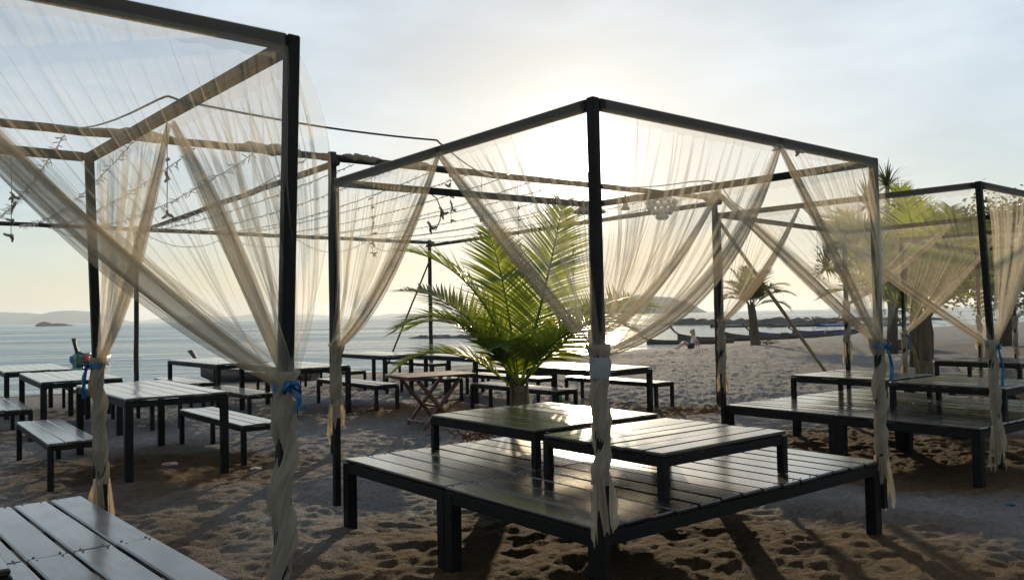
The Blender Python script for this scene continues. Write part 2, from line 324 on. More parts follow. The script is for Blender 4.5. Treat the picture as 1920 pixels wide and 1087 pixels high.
dune = 0.05 * (vnoise(X * 0.9, Y * 0.9, 21) - 0.5) + 0.03 * (vnoise(X * 2.1, Y * 2.6, 22) - 0.5) + 0.026 * (vnoise(X * 5.2, Y * 6.4, 23) - 0.5) + 0.026 * (vnoise(X * 11, Y * 13, 24) - 0.5) + 0.016 * (vnoise(X * 23, Y * 26, 25) - 0.5)
farl = 0.05 * (vnoise(X * 1.5, Y * 1.1, 31) - 0.5)
Z += (dune + farl) * amp
NW = vnoise(X * 13, Y * 13, 77) - 0.5 + 0.6 * (vnoise(X * 27, Y * 27, 78) - 0.5)
def stamp(n, x0, x1, y0, y1, smin, smax, dmin, dmax):
    for k in range(n):
        cx, cy_ = rng.uniform(x0, x1), rng.uniform(y0, y1); L = rng.uniform(smin, smax); Wd = L * rng.uniform(0.4, 0.8); th = rng.uniform(0, math.pi); dp = rng.uniform(dmin, dmax)
        i0, i1 = np.searchsorted(xs, (cx - 2.2 * L, cx + 2.2 * L)); j0, j1 = np.searchsorted(ys, (cy_ - 2.2 * L, cy_ + 2.2 * L))
        if i1 - i0 < 3 or j1 - j0 < 3: continue
        dx, dy = X[j0:j1, i0:i1] - cx, Y[j0:j1, i0:i1] - cy_
        a, b = (dx * math.cos(th) + dy * math.sin(th)) / L, (-dx * math.sin(th) + dy * math.cos(th)) / Wd
        r = np.sqrt(a * a + b * b) + 1.1 * NW[j0:j1, i0:i1]
        Z[j0:j1, i0:i1] += (-dp * np.exp(-(r / 0.75) ** 4) + dp * 0.5 * np.exp(-((r - 1.15) / 0.3) ** 2)) * amp[j0:j1, i0:i1]
stamp(2600, -7, 7.5, 1.8, 7.5, 0.035, 0.07, 0.002, 0.007)
stamp(5200, -7, 7.5, 6.5, 13, 0.035, 0.075, 0.003, 0.009)
stamp(240, -7, 7.5, 1.8, 13, 0.08, 0.13, 0.006, 0.018)
stamp(7000, -9, 14, 12, 30, 0.08, 0.16, 0.012, 0.03)
stamp(5000, -2, 32, 28, 55, 0.14, 0.3, 0.02, 0.05)
def ell(cx, cy_, rx, ry, th):
    dx, dy = X - cx, Y - cy_; a = (dx * math.cos(th) + dy * math.sin(th)) / rx; b = (-dx * math.sin(th) + dy * math.cos(th)) / ry
    return np.clip(1.25 - np.sqrt(a * a + b * b), 0, 1)
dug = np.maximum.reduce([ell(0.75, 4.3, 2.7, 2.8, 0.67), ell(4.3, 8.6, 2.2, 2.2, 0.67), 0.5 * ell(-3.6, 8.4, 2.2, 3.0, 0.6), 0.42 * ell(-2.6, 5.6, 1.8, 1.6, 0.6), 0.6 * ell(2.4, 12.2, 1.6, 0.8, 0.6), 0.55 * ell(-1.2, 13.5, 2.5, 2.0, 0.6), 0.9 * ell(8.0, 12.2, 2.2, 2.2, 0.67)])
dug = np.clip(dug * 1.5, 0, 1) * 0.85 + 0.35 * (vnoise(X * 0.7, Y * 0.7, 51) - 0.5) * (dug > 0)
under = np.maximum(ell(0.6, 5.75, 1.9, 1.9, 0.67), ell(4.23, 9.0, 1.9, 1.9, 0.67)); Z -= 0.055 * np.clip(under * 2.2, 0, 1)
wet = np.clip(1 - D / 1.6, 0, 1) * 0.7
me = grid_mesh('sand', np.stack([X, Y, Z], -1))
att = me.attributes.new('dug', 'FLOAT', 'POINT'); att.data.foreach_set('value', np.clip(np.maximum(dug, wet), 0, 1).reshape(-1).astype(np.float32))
sand = tag(link('beach_sand', me, M_SAND), 'pale footprinted beach sand, brown where it is dug under the decks', 'sand', kind='structure')
def gz(x, y):
    i = min(max(np.searchsorted(xs, x), 1), len(xs) - 1); j = min(max(np.searchsorted(ys, y), 1), len(ys) - 1); return float(Z[j, i])

s = 6000
sea = tag(MB().add([(-s, -s, -0.3), (s, -s, -0.3), (s, s, -0.3), (-s, s, -0.3)], [(0, 1, 2, 3)]).build('sea', M_SEA), 'calm silvery sea under the low sun', 'sea', kind='structure')

def island(name, label, cx, cy_, L, Wd, profile, mat, seed, rz=0.0, kind='structure'):
    na, nb = 90, 24; co = np.zeros((nb, na, 3)); t = np.linspace(0, 1, na); v = np.linspace(-1, 1, nb)
    T, V = np.meshgrid(t, v); px = [q[0] for q in profile]; pz = [q[1] for q in profile]
    top = np.interp(T, px, pz) + max(pz) * 0.10 * (vnoise(T * 22, V * 2 + 9, seed) - 0.5) + max(pz) * 0.04 * (vnoise(T * 60, V * 7 + 9, seed + 1) - 0.5)
    hz = top * np.clip(1 - np.abs(V) ** 2.2, 0, 1) ** 0.7 * np.clip(np.minimum(T, 1 - T) * 30, 0, 1) - 0.8
    co[..., 0] = (T - 0.5) * L; co[..., 1] = V * Wd / 2; co[..., 2] = hz
    o = link(name, grid_mesh(name, co), mat); o.location = (cx, cy_, 0); o.rotation_euler[2] = rz
    return tag(o, label, 'island' if kind == 'thing' else 'hills', kind=kind)
def bearing(px, d):      # metres east of the camera axis for a far landmark d metres north
    return (px - 960) / 1540 * d
island('hills', 'pale blue hilly islands on the horizon behind the dark islet', bearing(55, 3600), 3600, 900, 400, [(0, 0), (0.08, 30), (0.16, 54), (0.30, 58), (0.44, 52), (0.54, 26), (0.62, 22), (0.74, 44), (0.80, 60), (0.86, 48), (0.93, 26), (1, 0)], M_ISLAND, 3, R(-25))
island('hills', 'low rounded hill joined to the pale islands', bearing(158, 3500), 3500, 260, 200, [(0, 0), (0.3, 20), (0.5, 30), (0.75, 22), (1, 0)], M_ISLAND, 8, R(-20))
island('hills', 'faint far mountain ridge low over the water', bearing(450, 5900), 5900, 1900, 400, [(0, 0), (0.1, 12), (0.22, 34), (0.34, 44), (0.46, 28), (0.6, 52), (0.72, 38), (0.86, 24), (1, 0)], M_ISLAND, 4, R(-10))
island('hills', 'faint far ridge behind the young palm', bearing(860, 5500), 5500, 1500, 400, [(0, 0), (0.2, 26), (0.4, 22), (0.6, 34), (0.8, 26), (1, 0)], M_ISLAND, 6)
island('hills', 'wooded headland seen through the curtain right of the young palm', bearing(1190, 1500), 1500, 240, 160, [(0, 0), (0.1, 18), (0.3, 30), (0.55, 35), (0.8, 27), (0.93, 14), (1, 0)], M_ISLAND, 12)
island('rock_islet', 'small dark rocky islet in front of the pale hills', -344, 620, 31, 14, [(0, 0), (0.08, 3.0), (0.16, 4.0), (0.26, 3.4), (0.36, 2.2), (0.5, 2.6), (0.68, 2.3), (0.85, 1.2), (1, 0)], M_ROCK, 9, R(-8), 'thing')
def reef(name, label, x0, y0, x1, y1, w, h, seed):
    L = math.hypot(x1 - x0, y1 - y0); n_ = 60; co = np.zeros((9, n_, 3)); T, V = np.meshgrid(np.linspace(0, 1, n_), np.linspace(-1, 1, 9))
    co[..., 0] = (T - 0.5) * L; co[..., 1] = V * w / 2 * (0.6 + 0.8 * vnoise(T * 14, V * 0, seed)); co[..., 2] = h * (0.35 + vnoise(T * 34, V * 3, seed + 2)) * (1 - V * V) * np.clip(np.minimum(T, 1 - T) * 8, 0, 1) - 0.34
    o = link(name, grid_mesh(name, co), M_REEF); o.location = ((x0 + x1) / 2, (y0 + y1) / 2, 0); o.rotation_euler[2] = math.atan2(y1 - y0, x1 - x0)
    return tag(o, label, 'reef')
reef('rock_reef', 'long dark rock bar in the shallows behind the beached boats', 21, 118, 41, 100, 5, 0.75, 3)
reef('rock_reef', 'thin dark rock bar beyond the moored boats by the small palm', 36, 125, 62, 116, 4, 0.6, 7)
reef('rock_reef', 'thin dark rock line just breaking the water beside the young palm', -9, 70, 1, 66, 2.2, 0.28, 5)

# ------------------------------------------------------------------ gazebos
U = Vector((0.781, 0.624, 0)); V = Vector((-0.624, 0.781, 0))
PW = 0.049
class Gaz: pass
def gazebo(label, f, l, b, r, H=(2.55, 2.55, 2.55, 2.55), lean=((0, 0), (0, 0), (0, 0), (0, 0)), zfoot=0.16):
    """corners in order front, right, back, left"""
    g = Gaz(); c = [Vector((*q, 0)) for q in (f, r, b, l)]
    g.top = [Vector((c[i].x, c[i].y, H[i])) for i in range(4)]
    g.foot = [Vector((c[i].x + lean[i][0], c[i].y + lean[i][1], gz(c[i].x, c[i].y) + zfoot)) for i in range(4)]
    ce = sum((q for q in c), Vector()) / 4
    g.root = empty('gazebo', (ce.x, ce.y, 0), 0, label, 'gazebo', 'black gazebo frames in a row')
    inv = -Vector((ce.x, ce.y, 0))
    for i in range(4):
        MB().bar(g.foot[i] + inv, g.top[i] + inv + Vector((0, 0, 0.0)), PW, PW, 0.005).build('post', M_POST, g.root)
    for i in range(4):
        a, d = g.top[i], g.top[(i + 1) % 4]; e = (d - a).normalized()
        dz = Vector((0, 0, -0.031 if i % 2 else -0.028))
        MB().bar(a + e * 0.0285 + inv + dz, d - e * 0.0285 + inv + dz, 0.050 if i % 2 else 0.052, 0.052, 0.005).build('beam', M_POST, g.root)
    return g
GC = gazebo('black gazebo frame over the deck with the sun behind its front post', (0.41, 3.97), (-1.32, 6.17), (0.76, 7.70), (2.55, 5.73), lean=((0.01, 0), (-0.01, 0), (0, 0), (-0.015, 0)))
GL = gazebo('nearest black gazebo frame, cut off by the left picture edge', (-2.90, 1.34), (-4.70, 3.37), (-2.60, 5.05), (-0.80, 3.02), lean=((0, 0), (-0.07, 0), (0.085, 0), (0, 0)))
GR = gazebo('black gazebo frame on the right with the tall palm behind it', (4.02, 7.02), (2.34, 9.25), (4.45, 10.95), (6.12, 8.70), (2.57, 2.56, 2.55, 2.61), lean=((0.10, 0), (0, 0), (0, 0), (0.01, 0)))
GD = gazebo('black gazebo frame half hidden behind the right-hand curtained one', (7.60, 10.15), (5.90, 12.40), (8.0, 14.1), (9.7, 11.8), (2.55, 2.55, 2.5, 2.56))
GE = gazebo('farthest black gazebo frame at the right picture edge', (11.2, 13.3), (9.5, 15.55), (11.6, 17.2), (13.3, 15.0))

# ------------------------------------------------------------------ curtains
def panel_mesh(free, corner, tie, seed, sag=0.10, bill=Vector((0, 0, 0)), bf=0.02, bw=0.01, folds=21, ns=200, nt=44, out=Vector((0, 0, 0))):
    r_ = np.random.default_rng(seed)
    free, corner, tie = np.array(free), np.array(corner), np.array(tie)
    along = corner - free; Lf = np.linalg.norm(along); al = along / Lf; nrm = np.array([al[1], -al[0], 0.0])
    c = np.linspace(0, 1, ns)[None, :]; t = np.linspace(0, 1, nt)[:, None]
    # how the cloth is shared out along the beam: a bunched free edge, then loose gathers
    ph = r_.uniform(0, 6.28, 9); fr = np.array([folds * k for k in (0.21, 0.47, 0.73, 1.0, 1.37, 1.9, 2.7, 3.6, 5.1)]) * r_.uniform(0.9, 1.1, 9)
    am = np.array([0.5, 0.7, 0.9, 0.9, 0.8, 0.8, 0.7, 0.6, 0.5]) * r_.uniform(0.5, 1.2, 9)
    q0 = np.where(c < bf, bw * c / bf, bw + (1 - bw) * (c - bf) / (1 - bf))
    grow = 0.25 + 0.75 * np.clip(t / 0.35, 0, 1)
    warp = sum(am[k] * np.sin(2 * np.pi * fr[k] * c + ph[k] + 0.8 * t * math.sin(ph[k] * 3)) / (2 * np.pi * fr[k]) for k in range(9))
    body = np.clip((c - bf * 0.8) / 0.1, 0, 1) * np.clip((1 - c) / 0.03, 0, 1)
    q = np.clip(q0 + warp * grow * body * 0.56, 0, 1.0)
    topz = -0.05
    P0 = free[None, None, :] + along[None, None, :] * q[..., None]; P0[..., 2] += topz
    P2 = np.broadcast_to(tie, P0.shape).copy()
    ca = 2 * np.pi * c[0] * 3 + ph[0]
    P2 = P2 + (np.cos(ca)[None, :, None] * al[None, None, :] + np.sin(ca)[None, :, None] * nrm[None, None, :]) * 0.032
    P2[..., 2] += 0.05 * np.sin(ca * 0.37)[None, :]
    T3 = t[..., None]; dist = (1 - q)[..., None]
    C = P0 * 0.5 + P2 * 0.5; C[..., 2] -= sag * (0.35 + 0.65 * dist[..., 0]) * 1.0
    C += np.array(bill)[None, None, :] * (0.35 + 0.65 * (1 - dist)) * 1.0
    C += np.array(out)[None, None, :] * dist
    P = P0 * (1 - T3) ** 2 + C * 2 * T3 * (1 - T3) + P2 * T3 ** 2
    dis = sum(am[k] * np.sin(2 * np.pi * fr[k] * c + ph[k] * 2.3 + 1.1 * t * math.cos(ph[k] * 5)) / (fr[k] ** 0.55) for k in range(9))
    env = (0.012 + 0.085 * np.sin(np.pi * np.clip(t, 0, 1) ** 0.8)) * (0.25 + 0.75 * (1 - t) ** 0.8) * 0.8
    # free-edge bunch: rope of many layers
    bun = np.clip(1 - c / bf, 0, 1) ** 0.5 * (c < bf)
    ang_ = c / bf * 2 * np.pi * 0.5 + t * 2.2 + ph[3]; rr_ = (0.010 + 0.040 * np.sin(np.pi * np.clip(t * 0.92 + 0.04, 0, 1))) * (0.55 + 0.45 * np.sin(c / bf * 19 + ph[4]))
    up = np.array([0, 0, 1.0])
    side = (tie - free); side = side / np.linalg.norm(side); perp = np.cross(side, nrm)
    inb = (c < bf)
    P += nrm[None, None, :] * (dis * env * np.where(inb, 0.25, 1.0))[..., None]
    P += (nrm[None, None, :] * np.cos(ang_)[..., None] + perp[None, None, :] * np.sin(ang_)[..., None]) * (rr_ * inb)[..., None]
    wob = 0.012 * np.sin(t * 9 + c * 7 + ph[5]) * np.sin(np.pi * t)
    P += al[None, None, :] * wob[..., None]
    return P
def curtain(label, g, ci, ztie, panels, seed, wrap_to, ribbon=True, tail='flap', rib_dir=(0.5, -0.8), fine=1.0, bsz=0.030, rl=0.2, group='sheer curtains tied to the gazebo posts', wrapped=True):
    """panels: list of (neighbour corner index, sag, billow, out, free-fraction)"""
    top, foot = g.top[ci], g.foot[ci]
    def axis_at(z): k = (z - foot.z) / (top.z - foot.z); return foot.lerp(top, k)
    tp = axis_at(ztie); root = empty('sheer_curtain', (tp.x, tp.y, 0), 0, label, 'curtain', group); inv = np.array([tp.x, tp.y, 0])
    ce = sum((q for q in g.top), Vector()) / 4
    for k, (nb_, sag, bl, ou, fr) in enumerate(panels):
        nbt = g.top[nb_]; free = top.lerp(nbt, fr); fdir = (nbt - top).normalized()
        corner = top + fdir * 0.03
        mid_ = (top + nbt) / 2; outw = (mid_ - ce); outw.z = 0; outw.normalize()
        free2 = free + outw * 0.036; cor2 = corner + outw * 0.036; tie = tp + outw * 0.012
        P = panel_mesh(free2, cor2, tie, seed * 10 + k, sag, Vector(bl), out=Vector(ou), ns=int(290 * fine), nt=int(46 * fine) + 2)
        o = link('panel', grid_mesh('panel', P - inv), M_SHEER, root)
        # bunched free edge
        bt = np.linspace(0, 1, 60); F_, T_ = np.array(free2) - np.array([0, 0, 0.06]), np.array(tie); C_ = (F_ + T_) / 2 - np.array([0, 0, sag]) + np.array(bl) * 0.35 + np.array(ou)
        ctr = F_[None] * ((1 - bt) ** 2)[:, None] + C_[None] * (2 * bt * (1 - bt))[:, None] + T_[None] * (bt ** 2)[:, None]; nn_ = np.array(outw); dd_ = T_ - F_; dd_ = dd_ / np.linalg.norm(dd_); pp_ = np.cross(dd_, nn_); aa = np.linspace(0, 2 * np.pi, 40)[None, :]
        rs_ = np.random.default_rng(seed * 7 + k)
        for ly, (sc1, sc2) in enumerate(((1.0, 1.0), (0.66, 0.7))):
            ph_ = rs_.uniform(0, 6.28, 4); prof = (0.006 + bsz * np.sin(np.pi * (bt * 0.86 + 0.06)) ** 0.8)[:, None]
            wr = 1 + 0.22 * np.sin(5 * aa + 3 * bt[:, None] + ph_[0]) + 0.16 * np.sin(11 * aa - 4 * bt[:, None] + ph_[1]) + 0.12 * np.sin(17 * aa + ph_[2])
            co = ctr[:, None, :] + nn_[None, None, :] * (prof * wr * sc1 * 0.7 * np.cos(aa))[..., None] + pp_[None, None, :] * (prof * wr * sc2 * np.sin(aa) + prof * 0.25 * np.sin(ph_[3] + 2 * bt[:, None]))[..., None]
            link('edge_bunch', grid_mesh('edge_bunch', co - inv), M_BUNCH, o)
        # doubled hem sewn round the beam
        hn = 60; hc = np.zeros((4, hn, 3)); tt = np.linspace(0.02, 0.985, hn); F, Cn = np.array(free2), np.array(cor2); nn = np.array(outw)
        for j, (dz, dn) in enumerate(((-0.004, 0.002), (-0.03, 0.006), (-0.075, 0.005), (-0.11, 0.003))):
            hc[j] = F[None] + (Cn - F)[None] * tt[:, None] + nn[None] * (dn + 0.004 * np.sin(tt * 160 + j + seed))[:, None]; hc[j, :, 2] += dz + 0.006 * np.sin(tt * 75 + seed) * (j > 0)
        link('hem', grid_mesh('hem', hc - inv), M_SHEER, o)
    # twisted cloth wound round the post
    if wrapped:
        n_z, n_a = 150, 80; z = np.linspace(ztie + 0.05, wrap_to, n_z)[:, None]; a = np.linspace(0, 2 * np.pi, n_a)[None, :]
        k = 2 * np.pi / 0.23
        th = a - 0.675; sq = np.minimum(0.0262 / np.maximum(np.maximum(np.abs(np.cos(th)), np.abs(np.sin(th))), 1e-3), 0.0345)
        hel = np.cos(a - k * z + 0.8 * np.sin(z * 7 + seed) + seed)
        Rr = sq + 0.0030 + 0.0062 * (1 + hel) + 0.002 * np.cos(3 * a - 2.1 * k * z + seed) + 0.0022 * np.sin(7 * a - 2.6 * k * z + seed) + 0.0018 * np.sin(13 * a - 3.4 * k * z) + 0.0013 * np.sin(23 * a - 5.2 * k * z + 2 * np.sin(z * 11)) + 0.003 * np.sin(z * 17 + seed) - 0.009 * np.clip(np.sin(z * 9.0 + seed * 2) * np.cos(a - 1.2 * seed) - 0.88, 0, 1) * 9
        Rr = Rr + 0.014 * np.exp(-((z - ztie - 0.045) / 0.04) ** 2)
        ax = np.array([axis_at(float(q)) for q in z[:, 0]])[:, None, :]
        co = np.concatenate([(Rr * np.cos(a))[..., None], (Rr * np.sin(a))[..., None], np.zeros_like(Rr)[..., None]], -1) + ax
        co[..., 0] += 0.006 * np.sin(z * 19 + seed); co[..., 1] += 0.006 * np.cos(z * 17 + seed)
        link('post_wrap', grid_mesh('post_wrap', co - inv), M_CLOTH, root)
        # loose tail
        r_ = np.random.default_rng(seed + 500); base = np.array(axis_at(wrap_to + 0.03))
        for fl in range(3):
            a0 = seed * 1.3 + fl * 2.1; n1, n2 = 26, 16; s_ = np.linspace(0, 1, n1)[None, :]; t = np.linspace(0, 1, n2)[:, None]; L = r_.uniform(0.15, 0.30)
            wd = (0.7 + 0.35 * t) * (1.3 if fl == 0 else 0.8); an = a0 + (s_ - 0.5) * 2.0 * wd
            rad = 0.044 + 0.026 * t * (0.6 + 0.4 * np.sin(s_ * 9 + seed)) + 0.010 * np.sin(s_ * 26 + seed) * (0.3 + t)
            rag = 1.0 + 0.28 * np.sin(s_ * 13 + fl * 2 + seed) + 0.15 * np.sin(s_ * 31 + seed)
            zz_ = -L * t * rag
            co = np.stack([base[0] + rad * np.cos(an) + 0 * t, base[1] + rad * np.sin(an) + 0 * t, base[2] + zz_ + 0 * s_], -1)
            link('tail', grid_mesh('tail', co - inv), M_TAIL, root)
    if ribbon == 'band':
        MB().lathe((0, 0, ztie - 0.06), [(0.049, -0.05), (0.053, -0.02), (0.051, 0.02), (0.047, 0.05)], 18).build('tie_band', M_PALEBLUE, root, True)
    elif ribbon:
        mb = MB(); c0 = Vector((0, 0, ztie)); n_ = 20
        vs = []; rd = 0.047
        for zz_ in (-0.016, 0.016):
            for j in range(n_): vs.append((rd * math.cos(2 * math.pi * j / n_), rd * math.sin(2 * math.pi * j / n_), ztie + zz_ + 0.006 * math.sin(3 * j)))
        mb.add(vs, [(j, (j + 1) % n_, n_ + (j + 1) % n_, n_ + j) for j in range(n_)])
        rb = mb.build('ribbon', M_RIBBON, root, True)
        d = Vector((rib_dir[0], rib_dir[1], 0)).normalized(); sd = Vector((-d.y, d.x, 0))
        for q, (ln, sp_, wv) in enumerate(((rl, 0.01, 0.02), (rl * 0.75, 0.03, -0.02))):
            vs = []; m_ = 12
            for j in range(m_ + 1):
                t = j / m_; p_ = d * (0.048 + 0.03 * math.sin(t * 2.2)) + sd * (sp_ * t + wv * math.sin(t * 4)) + Vector((0, 0, ztie - ln * t))
                w = 0.011 * (0.7 + 0.6 * t); tw = sd * math.cos(t * 2.0 + q) + d * math.sin(t * 2.0 + q)
                vs += [p_ - tw * w, p_ + tw * w]
            MB().add(vs, [(2 * j, 2 * j + 1, 2 * j + 3, 2 * j + 2) for j in range(m_)]).build('ribbon_end', M_RIBBON, rb, True)
        lp = MB()
        for sg in (-1, 1): lp.tube([d * 0.05 + Vector((0, 0, ztie)), d * 0.075 + sd * 0.02 * sg + Vector((0, 0, ztie + 0.012)), d * 0.07 + sd * 0.03 * sg + Vector((0, 0, ztie - 0.02)), d * 0.05 + Vector((0, 0, ztie))], [0.004, 0.009, 0.009, 0.004], 6)
        lp.build('ribbon_bow', M_RIBBON, rb, True)
    return root
# corner index: 0 front 1 right 2 back 3 left
Z0 = (0, 0, 0)
curtain('sheer curtain gathered to the near left gazebo post with a blue bow, long twisted wrap', GL, 1, 1.26, [(0, 0.20, (0.02, 0.0, 0), Z0, 0.5), (2, 0.08, (0.20, 0.06, 0), Z0, 0.5)], 1, 0.33, True, rib_dir=(0.6, -0.8), fine=1.25, bsz=0.036, rl=0.11)
curtain('narrow sheer curtain tied to the near gazebo post that stands at the weathered deck corner', GL, 2, 1.24, [(1, 0.16, (0.05, 0.02, 0), Z0, 0.48)], 2, 0.52, True, rib_dir=(-0.8, -0.6))
curtain('sheer curtain with the sun glowing through, gathered to the middle gazebo front post', GC, 0, 1.30, [(3, 0.02, Z0, Z0, 0.47), (1, 0.42, (0.05, 0, 0), (0.10, 0, 0), 0.56)], 3, 0.68, 'band', fine=1.2)
curtain('slack sheer curtain hanging to the post left of the young palm', GC, 3, 1.26, [(0, 0.34, (0.05, 0, 0), Z0, 0.53)], 4, 0.86, False)
curtain('billowing sheer curtain tied with blue ribbon to the right post of the middle gazebo', GC, 1, 1.24, [(0, 0.05, (0.10, 0.0, 0), Z0, 0.44), (2, 0.10, (0.34, 0.08, 0), Z0, 0.5)], 5, 0.45, True, rib_dir=(0.8, -0.5), fine=1.1, rl=0.25)
curtain('sheer curtain drawn back to the hidden rear post of the middle gazebo', GC, 2, 1.28, [(1, 0.36, (0.05, 0, 0), Z0, 0.52)], 6, 0.75, False)
curtain('sheer curtain tied to the left post of the right gazebo before the small palm', GR, 3, 1.36, [(0, 0.24, (0.03, 0, 0), Z0, 0.38)], 7, 0.80, False)
curtain('sheer curtain tied with a long blue ribbon to the front post of the right gazebo', GR, 0, 1.16, [(3, 0.10, (0.02, 0, 0), Z0, 0.6), (1, 0.12, (0.12, 0, 0), Z0, 0.5)], 8, 0.45, True, rib_dir=(0.7, -0.7), rl=0.34)
curtain('sheer curtain on the rear post of the right gazebo, end fluttering loose', GR, 2, 1.55, [(1, 0.12, (0.08, 0, 0), Z0, 0.5)], 9, 1.05, False)
curtain('sheer curtain tied low in front of the tall palm trunk', GD, 3, 1.08, [(0, 0.12, (0.03, 0, 0), Z0, 0.5)], 10, 0.62, True, rib_dir=(0.7, -0.7))
curtain('sheer curtain on the front post of the half hidden gazebo', GD, 0, 1.2, [(3, 0.12, (0.03, 0, 0), Z0, 0.5)], 11, 0.6, False, fine=0.7)
curtain('sheer curtain wound on the rear post of the half hidden gazebo', GD, 2, 1.3, [(1, 0.12, (0.05, 0, 0), Z0, 0.5)], 12, 0.95, False, fine=0.7)
curtain('sheer curtain with a frayed end on the farthest gazebo post', GE, 3, 1.25, [(0, 0.12, (0.03, 0, 0), Z0, 0.5)], 13, 0.7, False, fine=0.7)

# ------------------------------------------------------------------ furniture
VA = math.atan2(V.y, V.x)
_pm = {}
def plank_mesh(L, W, T=0.026):
    k = (round(L, 3), round(W, 3))
    if k not in _pm: _pm[k] = MB().box((0, 0, 0), (L, W, T), None, 0.007).mesh('plank')
    return _pm[k]
def furniture(name, label, cat, group, cx, cy_, rz, L, W, H, nplanks, leg, apron, mat, z0=None, along=True, legs=None, gap=0.008, nails=False, jit=0.0):
    """local x = long axis; planks run along x when along, else along y"""
    z0 = gz(cx, cy_) if z0 is None else z0
    root = empty(name, (cx, cy_, z0), rz, label, cat, group); T = 0.026
    pl, across = (L, W) if along else (W, L); pitch = across / nplanks; rnd = random.Random(hash((round(cx, 2), round(cy_, 2))) & 0xffff)
    bm_ = plank_mesh(pl, pitch - gap)
    for i in range(nplanks):
        me_ = bm_.copy() if False else bm_
        if not me_.materials: me_.materials.append(mat)
        o = bpy.data.objects.new('plank', me_); COL.objects.link(o); o.parent = root
        w = -across / 2 + pitch * (i + 0.5); j = rnd.uniform(-jit, jit)
        o.location = (j, w, H - T / 2 + rnd.uniform(-0.0025, 0.0015)) if along else (w, j, H - T / 2 + rnd.uniform(-0.0025, 0.0015))
        o.rotation_euler = (rnd.uniform(-0.022, 0.022), rnd.uniform(-0.003, 0.003), (0 if along else math.pi / 2) + rnd.uniform(-0.0015, 0.0015))
    fr = MB(); zt = H - T - 0.002; th = 0.035; e = 0.004
    for sg in (-1, 1):
        fr.box((0, sg * (W / 2 - th / 2 - e), zt - apron / 2), (L - 2 * e, th, apron), None, 0.003)
        fr.box((sg * (L / 2 - th / 2 - e), 0, zt - apron / 2 - 0.001), (th, W - 2 * th - 2 * e - 0.002, apron - 0.004), None, 0.003)
    if L > 1.0: fr.box((0, 0, zt - apron / 2 - 0.003), (0.04, W - 2 * th - 0.02, apron * 0.7))
    fr.build('frame', M_FRAME, root)
    if legs in ('six', 'five'):
        nm = MB()
        for i in range(nplanks):
            for sx in (-1, 1):
                for q in (-0.28, 0.28): nm.lathe((sx * (L / 2 - 0.025) + rnd.uniform(-0.004, 0.004), -W / 2 + pitch * (i + 0.5 + q) + rnd.uniform(-0.006, 0.006), H), [(0.0055, -0.004), (0.005, 0.0022), (0.0005, 0.0026)], 6)
        tag(nm.build('nail_heads', M_METAL, root), kind='stuff')
    lm = MB().box((0, 0, (zt - 0.002 - 0.08) / 2 - (0.0 if z0 > 0.2 else 0.0)), (leg, leg, zt - 0.002 + 0.08 if legs != 'deck' else zt), None, 0.004).mesh('leg')
    lm = MB().box((0, 0, 0), (leg, leg, 1.0), None, 0.004).mesh('leg'); lm.materials.append(M_FRAME)
    px, py = L / 2 - leg / 2 + 0.002, W / 2 - leg / 2 + 0.002
    spots = [(sx * px, sy * py) for sx in (-1, 1) for sy in (-1, 1)]
    if legs == 'six': spots += [(0, py), (0, -py)] if L >= W else [(px, 0), (-px, 0)]
    if legs == 'five': spots += [(px, 0)]
    bot = 0.0 if legs == 'ondeck' else -0.10
    for (ax, ay) in spots:
        o = bpy.data.objects.new('leg', lm); COL.objects.link(o); o.parent = root; o.location = (ax, ay, (zt - 0.004 + bot) / 2); o.scale = (1, 1, zt - 0.004 - bot)
    return root
def deck(g, names, mat, off=Z0, H=0.45, npl=14):
    """two half decks under a gazebo: seam runs along U, planks along V. names: label of rear half, front half"""
    f = Vector((g.foot[0].x, g.foot[0].y, 0)); fr, l_, r_ = [Vector((g.top[i].x, g.top[i].y, 0)) for i in (0, 3, 1)]
    lv = (l_ - fr); lu = (r_ - fr); ev, eu = lv.normalized(), lu.normalized(); inset = 0.035
    A = fr + eu * inset + ev * inset; lenv = lv.length - 2 * inset; lenu = lu.length - 2 * inset; half = lenv / 2 - 0.006
    rz = math.atan2(ev.y, ev.x)
    for k, nm in enumerate(names):
        c = A + ev * ((lenv / 2 + 0.006 if k == 0 else 0) + half / 2) + eu * (lenu / 2)
        furniture('deck_platform', nm, 'platform', 'half decks under the gazebos', c.x, c.y, rz, half, lenu, H, npl, 0.078, 0.072, mat, 0.0, True, 'six' if k == 0 else 'five', 0.017, jit=0.008)
deck(GC, ('rear half of the plank deck under the middle gazebo, palm shadow on it', 'front half of the middle gazebo deck shining in the sun'), M_PLANK)
deck(GL, ('far half of the weathered grey plank deck in the lower left corner', 'near half of the weathered grey deck, mostly below the picture edge'), M_WORN_SHEEN)
deck(GR, ('rear half of the plank deck under the right gazebo', 'front half of the right gazebo deck with striped shade'), M_PLANK)
deck(GD, ('rear half of the deck under the half hidden gazebo', 'front half of the deck under the half hidden gazebo'), M_PLANK)
def low_table(label, f, lu, lv, npl, along_v, mat=M_PLANK, zd=0.45, h=0.27):
    c = Vector((*f, 0)) + V * (lv / 2) + U * (lu / 2)
    return furniture('low_table', label, 'table', 'low tables standing on the decks', c.x, c.y, VA, lv, lu, h, npl, 0.052, 0.055, mat, zd, along_v, 'ondeck', 0.006)
low_table('low plank table at the rear of the middle deck, by the palm', (0.14, 5.60), 1.25, 1.30, 7, True)
low_table('low plank table at the front of the middle deck, sun glare on top', (0.82, 4.58), 1.20, 1.02, 7, False)
low_table('low plank table at the rear left of the right deck', (4.04, 8.96), 1.10, 1.16, 6, True)
low_table('low plank table at the front of the right deck beside the ribboned post', (4.66, 7.82), 1.10, 1.12, 6, True)
low_table('dark low table on the deck under the half hidden gazebo', (6.9, 11.2), 1.15, 1.15, 6, True)
